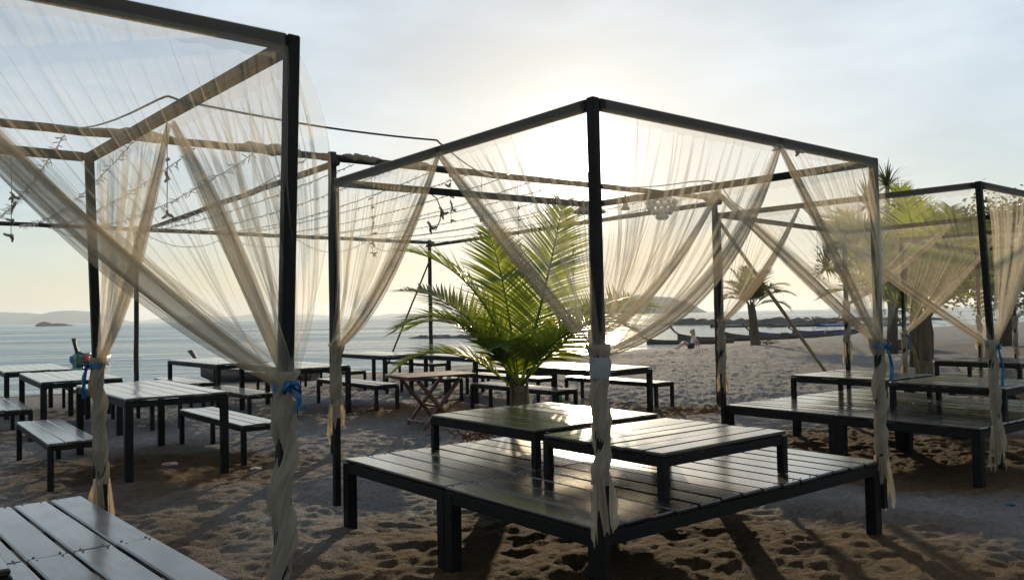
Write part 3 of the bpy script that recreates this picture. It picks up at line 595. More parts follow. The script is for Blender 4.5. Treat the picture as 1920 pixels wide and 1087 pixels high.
c_ = Vector((-1.62, 2.66, 0)); low_table('dark low table on the weathered deck at the left picture edge', (c_ - U * 1.1).to_2d(), 1.1, 1.1, 6, True)

TG, BG = 'dining tables on the sand', 'benches on the sand'
def dtable(label, f, rz=0.0, L=2.2, W=0.95):
    c = Vector((*f, 0)) + V * (L / 2) + U * (W / 2)
    furniture('dining_table', label, 'table', TG, c.x, c.y, VA + R(rz), L, W, 0.77, 6, 0.07, 0.065, M_BENCH, None, True, None, 0.006)
def bench(label, f, rz=0.0, L=2.1, W=0.42):
    c = Vector((*f, 0)) + V * (L / 2) + U * (W / 2)
    furniture('bench', label, 'bench', BG, c.x, c.y, VA + R(rz), L, W, 0.42, 3, 0.05, 0.045, M_BENCH, None, True, None, 0.006)
dtable('large near dining table right of the thin wrapped gazebo post', (-3.58, 7.62), -0.5, 2.3)
dtable('dining table behind the thin wrapped post, green boat beyond it', (-5.92, 10.4), -2, 2.4)
dtable('dining table at the far left edge of the picture near the water', (-7.83, 12.74), -2, 2.3)
dtable('dining table under the lowest sweep of the left curtain, beached boat behind', (-5.1, 14.05), 1.5, 2.6)
dtable('dining table half hidden behind the post of the slack curtain', (-3.28, 12.25), 0)
dtable('farthest dining table at the water edge left of the bare pole', (-2.62, 16.7), 0, 2.3, 1.05)
dtable('dining table directly behind the folding picnic table', (-0.67, 14.35), 0)
dtable('dining table behind the sunlit front post, glare on its top', (1.25, 11.62), 0, 2.2, 1.05)
bench('nearest bench, left of the large near dining table', (-4.12, 7.32), -1)
bench('bench with pale top right of the large near dining table', (-2.80, 8.48), 0)
bench('bench cut by the left picture edge beside the near bench', (-6.28, 10.0), -2)
bench('bench hidden under the large near table beyond it', (-5.0, 11.3), 1)
bench('bench seen between the legs of the table by the green boat', (-6.95, 13.35), -2)
bench('bench at the far left edge close to the water', (-8.45, 12.3), -2)
bench('bench before the beached boat, left of its table', (-5.72, 14.5), 1)
bench('bench mostly hidden by the curtain sweep near the beached boat', (-4.5, 15.85), 1)
bench('bench just left of the near twisted curtain wrap', (-3.9, 12.1), 0)
bench('bench right of the slack curtain post, showing three pale planks', (-2.15, 12.82), 0)
bench('bench left of the farthest dining table', (-3.38, 16.8), 0)
bench('far bench right of the farthest dining table, by the bare pole', (-1.8, 18.3), 0)
bench('bench behind the folding picnic table legs', (-1.2, 14.45), 0, W=0.38)
bench('bench seen left of the palm stem, far side of its table', (0.45, 15.5), 0)
bench('bench right behind the palm stem', (0.40, 14.15), 1)
bench('bench between the palm stem and the sunlit front post', (0.60, 11.72), 0)
bench('bench with sun glare right of the front post, out on open sand', (2.20, 12.75), 0)

# folding picnic table
ft = empty('folding_table', (-1.15, 11.36, gz(-1.15, 11.36)), math.atan2(0.30, 0.45), 'reddish folding picnic table with crossed legs left of the palm', 'table')
for i in range(5): MB().box((0, -0.30 + 0.15 * i, 0.715), (1.05, 0.142, 0.022), None, 0.004).build('plank', M_TEAK, ft)
for sx in (-1, 1): MB().box((sx * 0.40, 0, 0.683), (0.05, 0.70, 0.038), None, 0.003).build('batten', M_TEAK, ft)
for k, sy in enumerate((-0.26, 0.26)):
    for q, sg in enumerate((-1, 1)):
        yy = sy + (0.024 if q else -0.024)
        MB().bar((-0.29 * sg, yy, -0.06), (0.33 * sg, yy, 0.66), 0.042, 0.055, 0.003, up=(0, 1, 0)).build('leg', M_TEAK, ft)
for (x, z) in ((0.0, 0.30), (-0.24, 0.09), (0.24, 0.09)): MB().box((x, 0, z), (0.05, 0.44, 0.03), None, 0.003).build('stretcher', M_TEAK, ft)

# ------------------------------------------------------------------ pergola of poles with string lights
PA, PC, PB, PD = Vector((-1.99, 9.16, 3.3)), Vector((3.26, 13.07, 3.3)), Vector((-1.99, 19.97, 3.3)), Vector((-7.28, 15.90, 3.3))
e1 = (PC - PA).normalized(); PA2 = PA - e1 * 5.6; PD2 = PD - (PB - PD).normalized() * 5.0
pg = empty('pole_pergola', (PA.x, PA.y, 0), 0, 'tall pergola of rough dark poles strung with lights above the tables', 'pergola'); inv = -Vector((PA.x, PA.y, 0))
def rough_pole(name, a, b, r0, r1=None, mat=M_POLE, parent=pg, seed=1, k=10, wob=0.006):
    a, b = Vector(a), Vector(b); rn = random.Random(seed); pts = []; rad = []
    for i in range(k + 1):
        t = i / k; q = a.lerp(b, t) + Vector((rn.uniform(-1, 1), rn.uniform(-1, 1), rn.uniform(-1, 1))) * wob * math.sin(math.pi * min(1, t * 1.0)); pts.append(q + inv); rad.append((r0 + ((r1 or r0) - r0) * t) * rn.uniform(0.95, 1.05))
    return MB().tube(pts, rad, 8).build(name, mat, parent, True)
for i, (q, r_) in enumerate(((PA, 0.055), (PB, 0.05), (PC, 0.055), (PD, 0.05), (PA2, 0.05), (PD2, 0.05))):
    rough_pole('post', (q.x, q.y, gz(q.x, q.y) - 0.15), (q.x, q.y, 3.36), r_, r_ * 0.9, seed=20 + i)
for i, (a, b) in enumerate(((PA2, PA), (PA, PC), (PD2, PD), (PD, PB), (PA, PD), (PC, PB))):
    d = (b - a).normalized() * 0.12; dz = Vector((0, 0, 0.0 if i < 4 else -0.075)); rough_pole('beam', a - d + dz, b + d + dz, 0.042, 0.038, seed=40 + i, k=20)
rough_pole('brace', PC + Vector((0.05, 0, -0.35)), (7.63, 20.0, -0.1), 0.03, 0.04, M_BAMBOO, seed=60)
rough_pole('brace', PB + Vector((-0.03, 0, -0.5)), (-2.95, 19.3, 0.4), 0.02, 0.022, seed=61)
rough_pole('brace', PB + Vector((0.1, 0, -0.2)), (0.8, 21.2, 1.2), 0.02, 0.022, M_BAMBOO, seed=62)
def lump(a, L, rad, seed):
    rn = random.Random(seed); d = e1; pts = []; rs = []
    for i in range(13):
        t = i / 12; pts.append(a + d * (L * t) + Vector((0, 0, 0.02 + rn.uniform(-0.012, 0.012))) + inv); rs.append(rad * (0.35 + 0.65 * math.sin(math.pi * min(1, max(0.06, t * 0.94 + 0.03)))) * rn.uniform(0.8, 1.2))
    MB().tube(pts, rs, 9).build('net_wrap', M_ROPE, pg, True)
lump(PA2.lerp(PA, 0.565), 0.75, 0.055, 3); lump(PA2.lerp(PA, 0.80), 0.75, 0.06, 4); lump(PA.lerp(PC, 0.02), 0.5, 0.055, 5); lump(PA.lerp(PC, 0.12), 0.5, 0.05, 6); lump(PC - e1 * 0.35, 0.6, 0.085, 7)

def string_light(label, a, b, sag, seed, drop=0.035, n=40):
    rn = random.Random(seed); root = empty('string_light', a, 0, label, 'string light', 'strings of small lights under the pergola'); pts = []
    for i in range(n + 1):
        t = i / n; pts.append((b - a) * t + Vector((0, 0, -4 * sag * t * (1 - t) + rn.uniform(-0.006, 0.006))))
    MB().tube(pts, 0.0045, 4).build('wire', M_WIRE, root)
    mb = MB(); L = (b - a).length; nb_ = int(L / 0.06)
    for i in range(nb_):
        t = (i + 0.5) / nb_; p_ = (b - a) * t + Vector((0, 0, -4 * sag * t * (1 - t))); d = Vector((rn.uniform(-1, 1), rn.uniform(-1, 1), rn.uniform(-1.2, 0.4))).normalized(); l_ = drop * rn.uniform(0.7, 1.5)
        mb.tube([p_, p_ + d * l_ * 0.5, p_ + d * l_], [0.003, 0.006, 0.003], 4)
    tag(mb.build('bulbs', M_BULB, root), kind='stuff')
NL = ('far left', 'second far left', 'third from left', 'fourth from left', 'fifth from left', 'sixth from left')
for i in range(6):
    t = 0.42 + i * 0.105; a = PA2.lerp(PA, t) + Vector((0, 0, -0.05)); b = PD2.lerp(PD, t - 0.02) + Vector((0, 0, -0.02))
    string_light(('first', 'second', 'third', 'fourth', 'fifth', 'sixth')[i] + ' light string from the left, seen above and through the near curtains', a, b, 0.12 + 0.05 * (i % 3), 70 + i, 0.065)
for i in range(12):
    t = 0.04 + i * 0.078; a = PA.lerp(PC, t) + Vector((0, 0, -0.05)); b = PD.lerp(PB, t) + Vector((0, 0, -0.02))
    string_light('one of the thin parallel light strings crossing the sky over the middle gazebo', a, b, 0.10 + 0.04 * (i % 3), 90 + i, 0.03)
for i in range(5):
    a = PD2.lerp(PB, 0.30 + 0.135 * i) + Vector((0, 0, -0.03)); b = PD2.lerp(PB, 0.30 + 0.135 * (i + 1.1)) + Vector((0, 0, -0.03))
    string_light('one of the light strings swagged below the far pergola beam', a, b, 0.22 + 0.06 * (i % 2), 120 + i, 0.04)

# ------------------------------------------------------------------ hanging things
_cm = []
for k in range(7):
    rn = random.Random(300 + k); mb = MB(); c = Vector()
    for j in range(3 if k % 3 else 4):
        d = Vector((rn.uniform(-1, 1), rn.uniform(-0.5, 0.5), rn.uniform(-1, 1))).normalized(); l_ = rn.uniform(0.03, 0.065); m_ = d * l_ * 0.55 + Vector((rn.uniform(-0.01, 0.01), 0, rn.uniform(-0.01, 0.01)))
        mb.tube([-d * 0.006, m_, d * l_], [0.013, 0.012, 0.005 + rn.uniform(0, 0.006)], 6)
    me = mb.mesh('coral_piece', True); me.materials.append(M_CORAL); _cm.append(me)
def mobile(label, x, y, ztop, zs, seed, s_=1.0, dx=None):
    rn = random.Random(seed); root = empty('coral_mobile', (x, y, 0), 0, label, 'mobile', 'hanging strings of coral pieces')
    MB().tube([(0, 0, ztop), (0.004, 0, (ztop + min(zs)) / 2), (0, 0, min(zs))], 0.0022, 4).build('cord', M_WIRE, root)
    for i, z in enumerate(zs):
        o = link('coral_piece', _cm[rn.randrange(7)], None, root); o.location = (rn.uniform(-0.02, 0.02) if dx is None else dx[i], 0, z); o.rotation_euler = (rn.uniform(-0.6, 0.6), rn.uniform(0, 6.28), rn.uniform(-0.7, 0.7)); sc = 0.62 * s_ * rn.uniform(0.85, 1.25); o.scale = (sc, sc, sc)
mobile('three dark coral lumps hanging below the middle of the near gazebo beam', -1.70, 4.05, 2.52, [2.30, 2.21, 2.03], 1, 0.8)
mobile('dark coral twigs hanging at the left picture edge', -2.93, 4.80, 2.52, [2.25, 2.19, 2.11, 2.02], 2, 0.9)
mobile('white coral string hanging between the slack curtain and the long bundled edge', -0.735, 10.09, 3.28, [3.25, 3.10, 2.98, 2.88, 2.81, 2.68], 3, 1.5)
mobile('coral string seen through the slack curtain', -1.60, 9.45, 3.28, [2.88, 2.78, 2.66, 2.57, 2.47, 2.36, 2.24], 4, 1.2)
mobile('two coral pieces side by side right of the white coral string', -0.36, 10.36, 3.28, [2.72, 2.53], 5, 1.4)
mobile('coral string in front of the tall palm frond', 0.10, 10.75, 3.28, [2.90, 2.74, 2.58, 2.40], 6, 1.3)
mobile('coral string at the right tip of the palm frond', 0.86, 11.28, 3.28, [2.55, 2.45, 2.36, 2.28, 2.20, 2.08], 7, 1.2)
mobile('coral string hanging in the open gap of the right gazebo', 3.93, 10.53, 2.5, [2.30, 2.20, 2.12, 2.06, 2.02, 1.72], 8, 1.0)
mobile('dark coral pieces tied onto the front beam of the middle gazebo', 1.70, 5.02, 2.52, [2.49, 2.53, 2.47], 9, 1.0, dx=[-0.06, -0.02, 0.08])
k_ = empty('coral_pendant', (-0.65, 6.66, 0), 0, 'curved black cord with two coral bits under the rear beam of the middle gazebo', 'pendant')
MB().tube([(0, 0, 2.50), (0.05, 0, 2.46), (0.085, 0, 2.37), (0.075, 0, 2.28), (0.04, 0, 2.205), (0.005, 0, 2.21)], 0.005, 5).build('cord', M_WIRE, k_, True)
for (x, z) in ((0.10, 2.34), (0.0, 2.225)): o = link('coral_piece', _cm[2], None, k_); o.location = (x, 0, z)

def wire(label, pts, r=0.006):
    out = []; rn = random.Random(len(label))
    for a, b in zip(pts[:-1], pts[1:]):
        a, b = Vector(a), Vector(b); sg = 0.02 * (b - a).length
        for i in range(10): t = i / 10; out.append(a.lerp(b, t) + Vector((rn.uniform(-0.006, 0.006), 0, -4 * sg * t * (1 - t) + rn.uniform(-0.006, 0.006))))
    out.append(Vector(pts[-1]))
    for _ in range(2): out = [out[0]] + [(out[i - 1] + out[i] * 2 + out[i + 1]) / 4 for i in range(1, len(out) - 1)] + [out[-1]]
    c = out[0].copy(); o = MB().tube([q - c for q in out], r, 5).build('electric_cable', M_WIRE, None, True); o.location = c
    return tag(o, label, 'cable')
wire('black electric cable looped from the pergola over the near and middle gazebo beams', [(-4.2, 7.55, 3.34), (-1.70, 4.03, 2.62), (-1.60, 4.0, 2.58), (-0.46, 5.08, 2.60), (-0.43, 5.10, 2.58), (0.0, 10.6, 3.33)])
wire('thin black cable running behind the front post to the right gazebo', [(0.9, 11.3, 3.35), (1.69, 6.73, 2.60), (2.6, 9.1, 2.62)], 0.005)

lp = empty('hanging_lamp', (0.80, 8.3, 0), 0, 'conical straw lamp shade hanging behind the front post in the glare', 'lamp')
MB().lathe((0, 0, 0), [(0.02, 2.64), (0.03, 2.63), (0.165, 2.53), (0.17, 2.52), (0.155, 2.525), (0.025, 2.62)], 20).build('shade', M_STRAW, lp, True)
MB().tube([(0, 0, 2.63), (0, 0.1, 2.95), (0, 2.85, 3.28)], 0.004, 5).build('cord', M_WIRE, lp)
lp = empty('hanging_bell', (1.25, 8.9, 0), 0, 'small bell-shaped straw hanging right of the conical lamp shade', 'bell')
MB().lathe((0, 0, 0), [(0.005, 2.78), (0.015, 2.74), (0.03, 2.66), (0.055, 2.62), (0.05, 2.62), (0.01, 2.7)], 12).build('shell', M_STRAW, lp, True)
MB().tube([(0, 0, 2.77), (0.0, 2.4, 3.28)], 0.003, 4).build('cord', M_WIRE, lp)
lp = empty('shell_lamp', (1.72, 9.3, 0), 0, 'round pale shell lamp glowing against the light right of the bell', 'lamp')
for k in range(5):
    z = 2.80 - k * 0.055; r_ = (0.09, 0.16, 0.15, 0.10, 0.05)[k]; mb = MB()
    for j in range(12):
        a = 2 * math.pi * j / 12 + k * 0.3; c = Vector((r_ * math.cos(a), r_ * math.sin(a), z)); mb.tube([c + Vector((0, 0, 0.04)), c, c - Vector((0, 0, 0.03))], [0.006, 0.032, 0.01], 6)
    mb.build('shell_ring', M_BULB, lp, True)
MB().tube([(0, 0, 2.84), (0.0, 2.4, 3.28)], 0.003, 4).build('cord', M_WIRE, lp)

# ------------------------------------------------------------------ palms and trees
def frond_mesh(L, elev, droop, seed, nl=46, leafL=0.42, wid=0.020, hang=0.20, stiff=False):
    """rachis leaves the origin along +x; returns MB with rachis and leaflets"""
    rn = random.Random(seed); mb = MB(); pts = []; p_ = Vector((0, 0, 0)); e = elev; k = 22; ds = L / k; tw = rn.uniform(-0.25, 0.25); yaw = 0.0
    for i in range(k + 1):
        pts.append(p_.copy()); d = Vector((math.cos(e) * math.cos(yaw), math.cos(e) * math.sin(yaw), math.sin(e))); p_ = p_ + d * ds; e -= droop / k * (0.3 + 1.4 * i / k); yaw += tw / k
    mb.tube(pts, [0.016 * (1 - 0.85 * i / k) * (L / 1.6) for i in range(k + 1)], 5)
    for sd in (-1, 1):
        for i in range(nl):
            t = 0.17 + 0.83 * (i + rn.uniform(-0.3, 0.3)) / nl; t = min(max(t, 0.15), 0.995); f_ = t * k; a = int(min(f_, k - 1)); q = pts[a].lerp(pts[a + 1], f_ - a); tan = (pts[a + 1] - pts[a]).normalized()
            side = Vector((-tan.y, tan.x, 0)); side = side.normalized() if side.length > 0.05 else Vector((0, 1, 0)); upv = tan.cross(side).normalized() * (1 if tan.cross(side).z > 0 else -1)
            prof = math.sin(math.pi * min(1, (0.12 + 0.88 * t)) ** 0.85) ** 0.55 if t < 0.97 else 0.35
            ll = leafL * max(0.28, prof) * rn.uniform(0.85, 1.1); fw = 0.35 + 0.75 * t
            d = (side * sd * (1.0) + tan * fw + upv * rn.uniform(0.05, 0.35)).normalized(); vs = []; w0 = wid * rn.uniform(0.8, 1.15); pos = q.copy(); m_ = 4
            wdir = (tan - d * tan.dot(d)).normalized()
            for j in range(m_ + 1):
                u_ = j / m_; w = w0 * (0.55 + 1.2 * u_ if u_ < 0.3 else (1 - u_) / 0.7 * 0.91 + 0.02)
                vs += [pos - wdir * w * 0.5, pos + wdir * w * 0.5]
                dd = d + Vector((0, 0, -1)) * (hang * u_ * rn.uniform(0.7, 1.3) * (1.6 if not stiff else 0.4)); pos = pos + dd.normalized() * (ll / m_)
            mb.add(vs, [(2 * j, 2 * j + 1, 2 * j + 3, 2 * j + 2) for j in range(m_)])
    return mb
def palm(label, x, y, trunk_h, trunk_r, fronds, seed, nl=46, leafL=0.42, wid=0.02, scale=1.0, lean=(0, 0), group=None, mat=M_LEAF):
    z0 = gz(x, y); root = empty('palm_tree', (x, y, z0), 0, label, 'palm tree', group); rn = random.Random(seed)
    pts = [Vector((lean[0] * (t ** 1.5), lean[1] * t, -0.2 + (trunk_h + 0.2) * t)) for t in [i / 12 for i in range(13)]]
    rad = [trunk_r * (1.35 - 0.5 * (i / 12) ** 0.5) * rn.uniform(0.93, 1.07) for i in range(13)]
    MB().tube(pts, rad, 10).build('trunk', M_TRUNK, root, True); top = pts[-1]
    for i, fd in enumerate(fronds):
        az, el, L, dr = fd[:4]
        mb = frond_mesh(L, R(el), R(dr), seed * 50 + i, nl, leafL * (0.75 + 0.25 * L / 1.6), wid); o = mb.build('frond', mat, root); o.location = top + Vector((math.cos(R(az)) * trunk_r * 0.5, math.sin(R(az)) * trunk_r * 0.5, rn.uniform(-0.15, 0.05) * trunk_h * 0.6)); o.rotation_euler = (Matrix.Rotation(R(fd[4] if len(fd) > 4 else 0), 3, 'Y') @ Matrix.Rotation(R(az), 3, 'Z')).to_euler()
        d = Vector((math.cos(R(az)), math.sin(R(az)), 0)); b0 = d * trunk_r * 0.9
        if i % 3 == 0: MB().tube([b0 + Vector((0, 0, trunk_h * 0.25)), b0 * 1.25 + Vector((0, 0, trunk_h * 0.7)), o.location + d * 0.05 + Vector((0, 0, 0.1))], [trunk_r * 0.42, trunk_r * 0.34, trunk_r * 0.18], 6).build('leaf_base', M_STALK if i % 2 else M_TRUNK, root, True)
    return root
# azimuth 0 = right (+x), 90 = away, 180 = left, 270 = toward camera
palm('bushy young coconut palm in front of the sea, sun behind its fronds', 0.06, 9.05, 0.75, 0.075,
     [(180, 78, 2.15, 82), (150, 74, 1.9, 70, -14), (84, 84, 2.3, 24, 15), (100, 84, 1.9, 30, -5), (50, 74, 2.1, 62, 34), (200, 64, 1.75, 115), (165, 60, 1.6, 100), (335, 58, 1.6, 100), (186, 44, 1.5, 98), (12, 58, 1.9, 86), (262, 70, 1.0, 110)], 3, 62, 0.62, 0.036)
palm('small leaning coconut palm on the open sand by the boats', 11.2, 38.0, 1.9, 0.19,
     [(170, 60, 1.9, 95), (10, 55, 2.1, 80), (35, 70, 2.2, 55), (90, 80, 2.2, 40), (130, 65, 2.0, 70), (215, 50, 1.9, 110), (250, 60, 1.9, 110), (300, 55, 1.9, 110), (335, 45, 2.1, 90), (190, 30, 1.7, 90), (350, 25, 1.8, 90), (60, 40, 2.0, 80), (155, 78, 2.0, 35)], 5, 44, 0.75, 0.06, lean=(-0.15, 0), mat=M_LEAFD)
palm('tall multi-stemmed palm behind the right gazebo', 9.3, 18.6, 1.3, 0.15,
     [(165, 70, 3.3, 62), (95, 82, 3.4, 30, 4), (60, 78, 3.4, 40, 16), (10, 58, 3.3, 70), (190, 56, 2.8, 90), (220, 62, 2.8, 95), (260, 66, 2.6, 100), (310, 62, 2.8, 95), (340, 56, 3.0, 85), (120, 80, 3.2, 40, -14), (70, 82, 3.2, 40, 30), (175, 42, 2.4, 80), (0, 40, 2.6, 80), (100, 84, 3.0, 36, -28)], 8, 60, 0.95, 0.06)
# leaning stems beside that palm
st = empty('palm_shoot', (9.0, 18.3, gz(9, 18.3)), 0, 'bare yellow-green leaning stem left of the tall palm trunk', 'palm shoot')
MB().tube([(0, 0, -0.1), (-0.08, 0, 0.5), (-0.28, 0, 1.0), (-0.55, 0, 1.5)], [0.05, 0.04, 0.03, 0.02], 6).build('stem', M_STALK, st, True)

def tuft(seed, n_=90, L=0.95):
    rn = random.Random(seed); mb = MB()
    for i in range(n_):
        az = rn.uniform(0, 6.28); el = rn.uniform(-0.6, 1.45); ll = L * rn.uniform(0.7, 1.1); d = Vector((math.cos(az) * math.cos(el), math.sin(az) * math.cos(el), math.sin(el))); s_ = Vector((-math.sin(az), math.cos(az), 0)); pos = Vector(); vs = []
        for j in range(5):
            u_ = j / 4; w = 0.035 * (1 - u_) + 0.002; vs += [pos - s_ * w, pos + s_ * w]; pos = pos + (d + Vector((0, 0, -0.9 * u_ * u_))).normalized() * ll / 4
        mb.add(vs, [(2 * j, 2 * j + 1, 2 * j + 3, 2 * j + 2) for j in range(4)])
    return mb
_tm = []
for k in range(4):
    me = tuft(800 + k).mesh('leaf_tuft'); me.materials.append(M_PANDAN); _tm.append(me)
def pandanus(label, x, y, heads, seed):
    z0 = gz(x, y); root = empty('pandanus_tree', (x, y, z0), 0, label, 'tree', 'screw pines on the far sand'); rn = random.Random(seed)
    mb = MB(); mb.tube([(0, 0, -0.2), (0.1, 0, 1.4), (0, 0, 2.6)], [0.20, 0.16, 0.13], 8)
    for hx, hy, hz in heads: mb.tube([(0, 0, 1.9), (hx * 0.5, hy * 0.5, (1.9 + hz) / 2 + 0.15), (hx, hy, hz)], [0.11, 0.09, 0.07], 6)
    mb.build('trunk', M_BARK, root, True)
    for i, h_ in enumerate(heads):
        o = link('leaf_tuft', _tm[i % 4], None, root); o.location = h_; s_ = rn.uniform(1.0, 1.35); o.scale = (s_, s_, s_); o.rotation_euler = (0, 0, rn.uniform(0, 6.28))
pandanus('spiky screw pine whose heads rise above the curtain beside the right gazebo', 12.4, 27.0, [(0.05, 0, 5.55), (-1.5, 0.3, 3.6), (0.7, 0.4, 4.9), (-0.8, -0.5, 4.8), (-0.4, 0.6, 3.5), (1.2, -0.3, 4.0), (0.3, -0.8, 3.2), (-1.9, 0.4, 2.9)], 4)
def leaf_clump_tree(label, x, y, h, rx, rz_, seed, trunk_r=0.16, ncl=60, mat=M_TREELEAF, low=0.45):
    z0 = gz(x, y); root = empty('broadleaf_tree', (x, y, z0), 0, label, 'tree', 'leafy trees on the far sand'); rn = random.Random(seed); mb = MB(); cr_ = MB()
    cz = h * (low + 1) / 2; mb.tube([(0, 0, -0.2), (0.12, 0, h * 0.3), (-0.05, 0.1, h * 0.6)], [trunk_r * 1.2, trunk_r, trunk_r * 0.7], 8)
    for i in range(ncl):
        while True:
            q = Vector((rn.uniform(-1, 1), rn.uniform(-1, 1), rn.uniform(-1, 1)))
            if 0.3 < q.length < 1: break
        c = Vector((q.x * rx, q.y * rx, cz + q.z * rz_))
        if i % 3 == 0: mb.tube([(0, 0, h * 0.35), c * 0.5 + Vector((0, 0, h * 0.22)), c], [trunk_r * 0.45, trunk_r * 0.28, 0.015], 5)
        cs = rn.uniform(0.25, 0.45) * rx * 0.36
        for k in range(130):
            p_ = c + Vector((rn.gauss(0, cs), rn.gauss(0, cs), rn.gauss(0, cs * 0.7))); d = Vector((rn.uniform(-1, 1), rn.uniform(-1, 1), rn.uniform(-0.8, 0.5))).normalized(); s_ = d.cross(Vector((rn.uniform(-1, 1), rn.uniform(-1, 1), rn.uniform(-1, 1)))).normalized(); ll = rn.uniform(0.12, 0.22); w = ll * 0.3
            cr_.add([p_, p_ + d * ll * 0.5 + s_ * w, p_ + d * ll, p_ + d * ll * 0.5 - s_ * w], [(0, 1, 2, 3)])
    mb.build('trunk', M_BARK, root, True); cr_.build('crown', mat, root)
leaf_clump_tree('loose leafy tree standing behind the tall palm', 14.6, 30.0, 5.0, 2.2, 1.8, 21, 0.18, 70, low=0.35)
leaf_clump_tree('round leafy tree with bare forked trunk at the right picture edge', 18.5, 31.0, 5.2, 2.8, 2.0, 22, 0.22, 80, low=0.35)

# ------------------------------------------------------------------ boats
def longtail(label, x, y, rz, L=7.5, B=1.4, mat=M_HULL, prow=1.0, canopy=None, engine=True, z=-0.42, pitch=0.0, cargo=None, trim=M_HULL, zs=0.52):
    """bow along +x"""
    root = empty('longtail_boat', (x, y, z), rz, label, 'boat', 'longtail boats'); root.rotation_euler = (0, pitch, rz); root.scale = (1, 1, zs)
    ns = 28; co = np.zeros((ns, 9, 3))
    for i in range(ns):
        t = i / (ns - 1); X_ = (t - 0.5) * L; half = B / 2 * (math.sin(math.pi * min(1, 0.14 + 0.86 * t)) ** 0.6 if t < 1 else 0.0) * (1 if t < 0.6 else max(0.02, 1 - ((t - 0.6) / 0.4) ** 2.2))
        sheer = 0.62 + 0.10 * (1 - t) ** 2 + (0.75 * max(0, (t - 0.62) / 0.38) ** 2.2) * prow; keel = 0.02 + 0.55 * max(0, (t - 0.78) / 0.22) ** 2 * prow + 0.05 * (1 - t) ** 3
        for j in range(9):
            a = (j / 8 - 0.5) * math.pi; yy = half * math.sin(a) ** 1 if False else half * (abs(math.sin(a)) ** 0.75) * (1 if a > 0 else -1); zz_ = keel + (sheer - keel) * (1 - math.cos(a) ** 0.9 if abs(math.cos(a)) > 1e-6 else 1)
            co[i, j] = (X_, yy, zz_)
    hull = link('hull', grid_mesh('hull', co), mat, root); md = hull.modifiers.new('thickness', 'SOLIDIFY'); md.thickness = 0.05; md.offset = 0
    e = L / 2; zb = 0.62 + 0.75 * prow
    MB().tube([(e - 0.35, 0, zb - 0.30), (e, 0, zb - 0.02), (e + 0.22, 0, zb + 0.45 * prow), (e + 0.42, 0, zb + 1.15 * prow)], [0.07, 0.08, 0.065, 0.085], 6).build('prow', trim, root, True)
    for sg in (-1, 1): MB().tube([tuple(co[i, 0 if sg < 0 else 8]) for i in range(0, ns, 3)], 0.03, 5).build('gunwale', trim, root)
    for k in range(4): MB().box((-L * 0.32 + k * L * 0.19, 0, 0.50), (0.22, B * 0.86 * (1 if k < 3 else 0.8), 0.03)).build('thwart', M_HULL, root)
    MB().box((-L / 2 + 0.01, 0, 0.36), (0.05, B * 0.36, 0.5)).build('transom', trim, root)
    if engine:
        en = MB().box((-L / 2 + 0.15, 0, 0.95), (0.5, 0.32, 0.34), None, 0.05).build('engine', M_METAL, root); MB().tube([(-L / 2, 0, 0.9), (-L / 2 - 1.2, 0, 0.55), (-L / 2 - 2.3, 0, 0.2)], 0.03, 6).build('shaft', M_METAL, en); MB().tube([(-L / 2 + 0.15, 0, 0.8), (-L / 2 + 0.15, 0, 0.55)], 0.05, 6).build('mount', M_METAL, en)
    if canopy:
        cn = MB(); n_ = 7
        vs = [(xx, B * 0.5 * math.sin(a), 1.42 + 0.14 * math.cos(a)) for xx in (-L * 0.30, L * 0.12) for a in [(-0.5 + q / (n_ - 1)) * math.pi for q in range(n_)]]
        cno = cn.add(vs, [(q, q + 1, n_ + q + 1, n_ + q) for q in range(n_ - 1)]).build('canopy', canopy, root, True)
        for xx in (-L * 0.29, L * 0.11):
            for sg in (-1, 1): MB().tube([(xx, sg * B * 0.47, 0.6), (xx, sg * B * 0.49, 1.43)], 0.02, 5).build('canopy_post', M_METAL, cno)
    if cargo:
        for (cx_, cy2, m_) in cargo: MB().lathe((cx_, cy2, 0.35), [(0.02, 0), (0.17, 0.02), (0.2, 0.2), (0.15, 0.36), (0.02, 0.4)], 10).build('cargo', m_, root, True)
    return root
longtail('green longtail boat floating left of the thin wrapped post', -18.2, 35.3, R(283), 3.6, 1.35, M_HULLG, 0.5, None, False, -0.45, 0, [(1.3, 0.2, M_RED), (1.0, -0.3, M_BLUECANVAS), (0.2, 0.1, M_METAL)], M_HULL, zs=0.85)
longtail('beached longtail boat with tall bow post behind the dining tables', -7.6, 24.3, R(160), 4.0, 0.9, M_HULL, 0.6, None, False, -0.36, 0, None, M_HULL, zs=0.55)
longtail('long dark boat on the waterline beside the seated person', 10.0, 46.6, R(172), 4.8, 1.2, M_HULL, 0.35, None, False, -0.45)
longtail('dark boat with raised prow just behind the seated person', 13.4, 50.4, R(170), 6.5, 1.3, M_HULL, 0.75, None, True, -0.45)
longtail('dark boat with raised prow next to the wrapped gazebo post', 16.2, 50.6, R(170), 6.5, 1.3, M_HULL, 0.8, None, True, -0.40, 0, None, M_HULL)
longtail('boat with raised prow right of the small palm', 19.2, 54.8, R(175), 6.8, 1.35, M_HULLB, 0.8, None, True, -0.42)
longtail('beached longtail boat under a bright blue canopy', 22.4, 58.6, R(200), 6.0, 1.4, M_HULLB, 0.4, M_BLUECANVAS, True, -0.38)
longtail('moored dark boat with prow up, far row left', 31.0, 88.0, R(5), 7.5, 1.5, M_HULL, 0.9, None, True, -0.45)
longtail('moored blue-black boat with prow up, far row centre', 35.4, 86.0, R(172), 7.0, 1.5, M_HULLB, 0.9, None, True, -0.45)
longtail('moored dark boat with prow up, far row right', 38.3, 84.0, R(172), 7.5, 1.5, M_HULL, 0.9, None, True, -0.45)
longtail('small dark boat alone beyond the near ones, in the sun path', 25.5, 91.5, R(178), 7.0, 1.3, M_HULL, 0.5, None, False, -0.45)
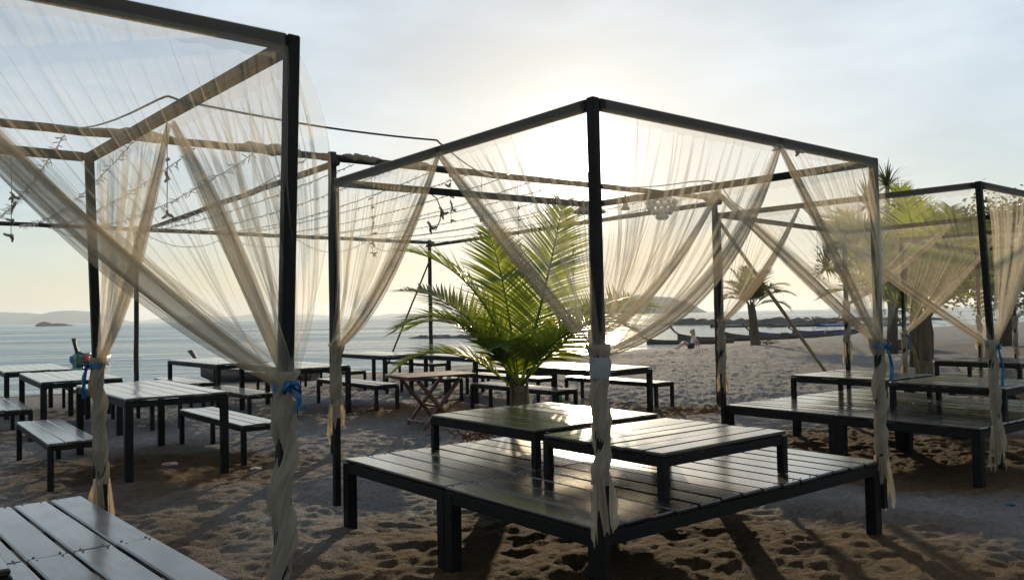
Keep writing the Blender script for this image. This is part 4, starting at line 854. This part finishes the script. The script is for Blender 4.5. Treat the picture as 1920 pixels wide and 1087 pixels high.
rb = empty('bow_ribbons', (26.9, 64.2, -0.3), 0, 'bunch of red cloth on a stake at the waterline by the right gazebo curtain', 'cloth')
MB().tube([(0, 0, -0.2), (-0.1, 0, 0.6), (-0.45, 0, 1.3)], [0.06, 0.06, 0.05], 6).build('stake', M_HULL, rb, True)
MB().tube([(-0.25, -0.06, 1.0), (0.1, -0.08, 0.75), (0.4, -0.08, 0.35), (0.3, -0.08, 0.05)], [0.09, 0.14, 0.13, 0.05], 7).build('cloth', M_RED, rb, True)
fs = empty('ship', (2050, 5250, -0.3), 0, 'tiny dark ship on the horizon beside the rear gazebo post', 'ship')
MB().box((0, 0, 4), (60, 12, 9)).build('hull', M_METAL, fs); MB().box((16, 0, 14), (22, 10, 12)).build('bridge', M_METAL, fs)

# ------------------------------------------------------------------ person on the sand, facing left
def skin_body(name, chain, mat, parent, root_i=0, sub=2):
    vs, es, rs = chain; me = bpy.data.meshes.new(name); me.from_pydata(vs, es, []); o = link(name, me, mat, parent)
    md = o.modifiers.new('skin', 'SKIN'); md.use_smooth_shade = True; sd = o.modifiers.new('sub', 'SUBSURF'); sd.levels = sub; sd.render_levels = sub
    for i, r_ in enumerate(rs): v = me.skin_vertices[0].data[i]; v.radius = r_ if isinstance(r_, tuple) else (r_, r_); v.use_root = (i == root_i)
    return o
pr = empty('person', (8.35, 38.3, gz(8.35, 38.3)), R(180), 'person in a white top sitting on the sand with knees bent, facing the sea', 'person')
V_ = [(0, 0, 0.14), (-0.05, 0, 0.34), (-0.06, 0, 0.52), (-0.03, 0, 0.62), (0.0, 0, 0.72), (0.02, 0, 0.84),
      (0.06, 0.10, 0.13), (0.40, 0.12, 0.33), (0.66, 0.12, 0.06), (0.80, 0.12, 0.05), (0.06, -0.10, 0.13), (0.42, -0.12, 0.30), (0.70, -0.12, 0.05), (0.84, -0.12, 0.05),
      (-0.06, 0.18, 0.55), (-0.20, 0.22, 0.32), (-0.26, 0.22, 0.05), (-0.06, -0.18, 0.55), (-0.18, -0.22, 0.32), (-0.24, -0.22, 0.05), (0.03, 0, 0.92)]
E_ = [(0, 1), (1, 2), (2, 3), (3, 4), (4, 5), (0, 6), (6, 7), (7, 8), (8, 9), (0, 10), (10, 11), (11, 12), (12, 13), (2, 14), (14, 15), (15, 16), (2, 17), (17, 18), (18, 19), (5, 20)]
R_ = [(0.15, 0.12), (0.13, 0.10), (0.15, 0.10), 0.055, (0.075, 0.085), (0.085, 0.10), 0.10, 0.065, 0.04, 0.03, 0.10, 0.065, 0.04, 0.03, 0.05, 0.038, 0.028, 0.05, 0.038, 0.028, (0.05, 0.06)]
skin_body('body', (V_, E_, R_), M_SKIN, pr)
skin_body('shirt', ([(0, 0, 0.22), (-0.05, 0, 0.36), (-0.06, 0, 0.53), (-0.06, 0.17, 0.55), (-0.13, 0.20, 0.43), (-0.06, -0.17, 0.55), (-0.12, -0.20, 0.43)], [(0, 1), (1, 2), (2, 3), (3, 4), (2, 5), (5, 6)], [(0.165, 0.135), (0.145, 0.115), (0.16, 0.11), 0.062, 0.055, 0.062, 0.055]), M_SHIRT, pr, 1)
skin_body('shorts', ([(0, 0, 0.14), (0.07, 0.10, 0.14), (0.25, 0.11, 0.25), (0.07, -0.10, 0.14), (0.26, -0.11, 0.23)], [(0, 1), (1, 2), (0, 3), (3, 4)], [(0.17, 0.13), 0.115, 0.09, 0.115, 0.09]), M_SHORTS, pr, 0)
skin_body('hair', ([(-0.01, 0, 0.93), (-0.05, 0, 0.86), (-0.08, 0, 0.74), (-0.12, 0, 0.58)], [(0, 1), (1, 2), (2, 3)], [(0.08, 0.08), (0.095, 0.085), (0.08, 0.06), (0.03, 0.03)]), M_HAIR, pr, 0)
MB().tube([(0.10, 0, 0.80), (0.135, 0, 0.785), (0.11, 0, 0.765)], [0.015, 0.018, 0.01], 6).build('nose', M_SKIN, pr, True)

# ------------------------------------------------------------------ small things on the sand
lg = empty('driftwood_log', (13.6, 28.4, gz(13.6, 28.4)), R(28), 'thick dark log lying behind the tall palm trunk', 'log'); lg.scale = (0.62, 0.75, 0.75)
MB().tube([(-1.7, 0, 0.22), (-0.9, 0.03, 0.26), (0.2, -0.03, 0.28), (1.2, 0.02, 0.30), (1.75, 0, 0.30)], [0.20, 0.25, 0.26, 0.30, 0.33], 12).build('trunk', M_BARK, lg, True)
stp = empty('stump', (10.2, 21.0, gz(10.2, 21)), 0, 'upright dark wooden stump left of the tall palm trunk', 'stump'); MB().tube([(0, 0, -0.1), (0.02, 0, 0.5), (0, 0, 1.05)], [0.11, 0.10, 0.10], 8).build('trunk', M_BARK, stp, True)
for i, (x, y, lb) in enumerate(((11.75, 38.2, 'reddish heap of dry fronds at the foot of the small palm'), (-0.55, 9.9, 'dry brown frond bits behind the middle deck under the palm'))):
    hp = empty('dry_frond_heap', (x, y, gz(x, y)), 0, lb, 'frond heap'); rn = random.Random(40 + i); sc = 0.55 if i == 0 else 0.40
    for k in range(26):
        a = rn.uniform(0, 6.28); q = Vector((rn.gauss(0, 0.35) * sc, rn.gauss(0, 0.35) * sc, rn.uniform(0, 0.22) * sc)); d = Vector((math.cos(a), math.sin(a), rn.uniform(0.0, 0.5))) * rn.uniform(0.3, 0.7) * sc
        MB().tube([q, q + d * 0.5 + Vector((0, 0, 0.05)), q + d], [0.02 * sc, 0.035 * sc, 0.006], 5).build('dry_frond', M_DRY, hp, True)
for i, (x, y, lb, az) in enumerate(((8.6, 17.2, 'thin fallen branch left of the tall palm base', 20), (9.9, 17.4, 'thin forked branch leaning right of the tall palm base', 140), (9.3, 17.0, 'broken twig stuck in the sand before the tall palm', 100))):
    br = empty('fallen_branch', (x, y, gz(x, y)), R(az), lb, 'branch'); br.scale = (0.6, 0.6, 0.6); MB().tube([(-0.4, 0, 0.03), (0, 0.03, 0.18), (0.35, 0, 0.42), (0.55, 0.05, 0.75)], [0.03, 0.028, 0.02, 0.008], 6).build('stick', M_BARK, br, True)
    MB().tube([(0.1, 0.02, 0.24), (0.3, 0.2, 0.42)], [0.016, 0.006], 5).build('twig', M_BARK, br, True)
bo = empty('bottle', (0.78, 14.0, gz(0.78, 14.0)), 0, 'green glass bottle standing on the sand behind the rear low table', 'bottle'); MB().lathe((0, 0, 0), [(0.001, 0.0), (0.034, 0.002), (0.036, 0.02), (0.036, 0.15), (0.030, 0.18), (0.014, 0.21), (0.013, 0.26), (0.015, 0.265), (0.001, 0.266)], 14).build('glass', M_BOTTLE, bo, True)
for i, (x, y, m_, lb, sc) in enumerate(((-3.55, 8.5, M_LITTER, 'crumpled pink and white wrapper under the large near table', 0.05), (-6.6, 11.4, M_RED, 'red scrap on the sand beside the left benches', 0.07), (-0.30, 4.05, M_LITTER, 'tiny red bit of litter in front of the middle deck', 0.022), (3.7, 6.2, M_RIBBON, 'tiny blue scrap on the sand at lower right', 0.025), (-2.62, 8.35, M_WHITELIT, 'pale scrap of litter by the bench leg', 0.035), (1.1, 12.6, M_WHITELIT, 'white scrap under the glare-lit dining table', 0.04))):
    rn = random.Random(70 + i); c = bmesh.new(); bmesh.ops.create_icosphere(c, subdivisions=2, radius=sc)
    for v in c.verts: v.co = Vector((v.co.x * 1.5, v.co.y, v.co.z * 0.5)) * rn.uniform(0.6, 1.25)
    me = bpy.data.meshes.new('litter'); c.to_mesh(me); c.free(); o = link('litter', me, m_); o.location = (x, y, gz(x, y) + sc * 0.3); tag(o, lb, 'litter')
# fallen leaves scattered
lf = MB(); rn = random.Random(5)
for k in range(260):
    x, y = rn.uniform(-5, 6), rn.uniform(3.2, 14); z = gz(x, y) + 0.006; a = rn.uniform(0, 6.28); ll = rn.uniform(0.02, 0.06); d = Vector((math.cos(a), math.sin(a), rn.uniform(-0.1, 0.3))) * ll; s_ = Vector((-math.sin(a), math.cos(a), 0)) * ll * 0.25; q = Vector((x, y, z))
    lf.add([q, q + d * 0.5 + s_ + Vector((0, 0, 0.006)), q + d, q + d * 0.5 - s_], [(0, 1, 2, 3)])
tag(lf.build('leaf_litter', M_DRY), 'small dry leaf bits scattered over the sand', 'leaf litter', kind='stuff')

# ------------------------------------------------------------------ haze
hz = MB().box((0, 0, 44), (13600, 13600, 92)).build('haze', None); m, n, l, o = newmat('sea_haze'); pv = n.new('ShaderNodeVolumePrincipled')
pv.inputs['Density'].default_value = 2.2e-4; pv.inputs['Color'].default_value = (0.80, 0.90, 1.0, 1); pv.inputs['Anisotropy'].default_value = 0.35
l.new(pv.outputs[0], o.inputs['Volume']); hz.data.materials.append(m); tag(hz, 'thin bright sea haze filling the air to the horizon', 'haze', kind='stuff')
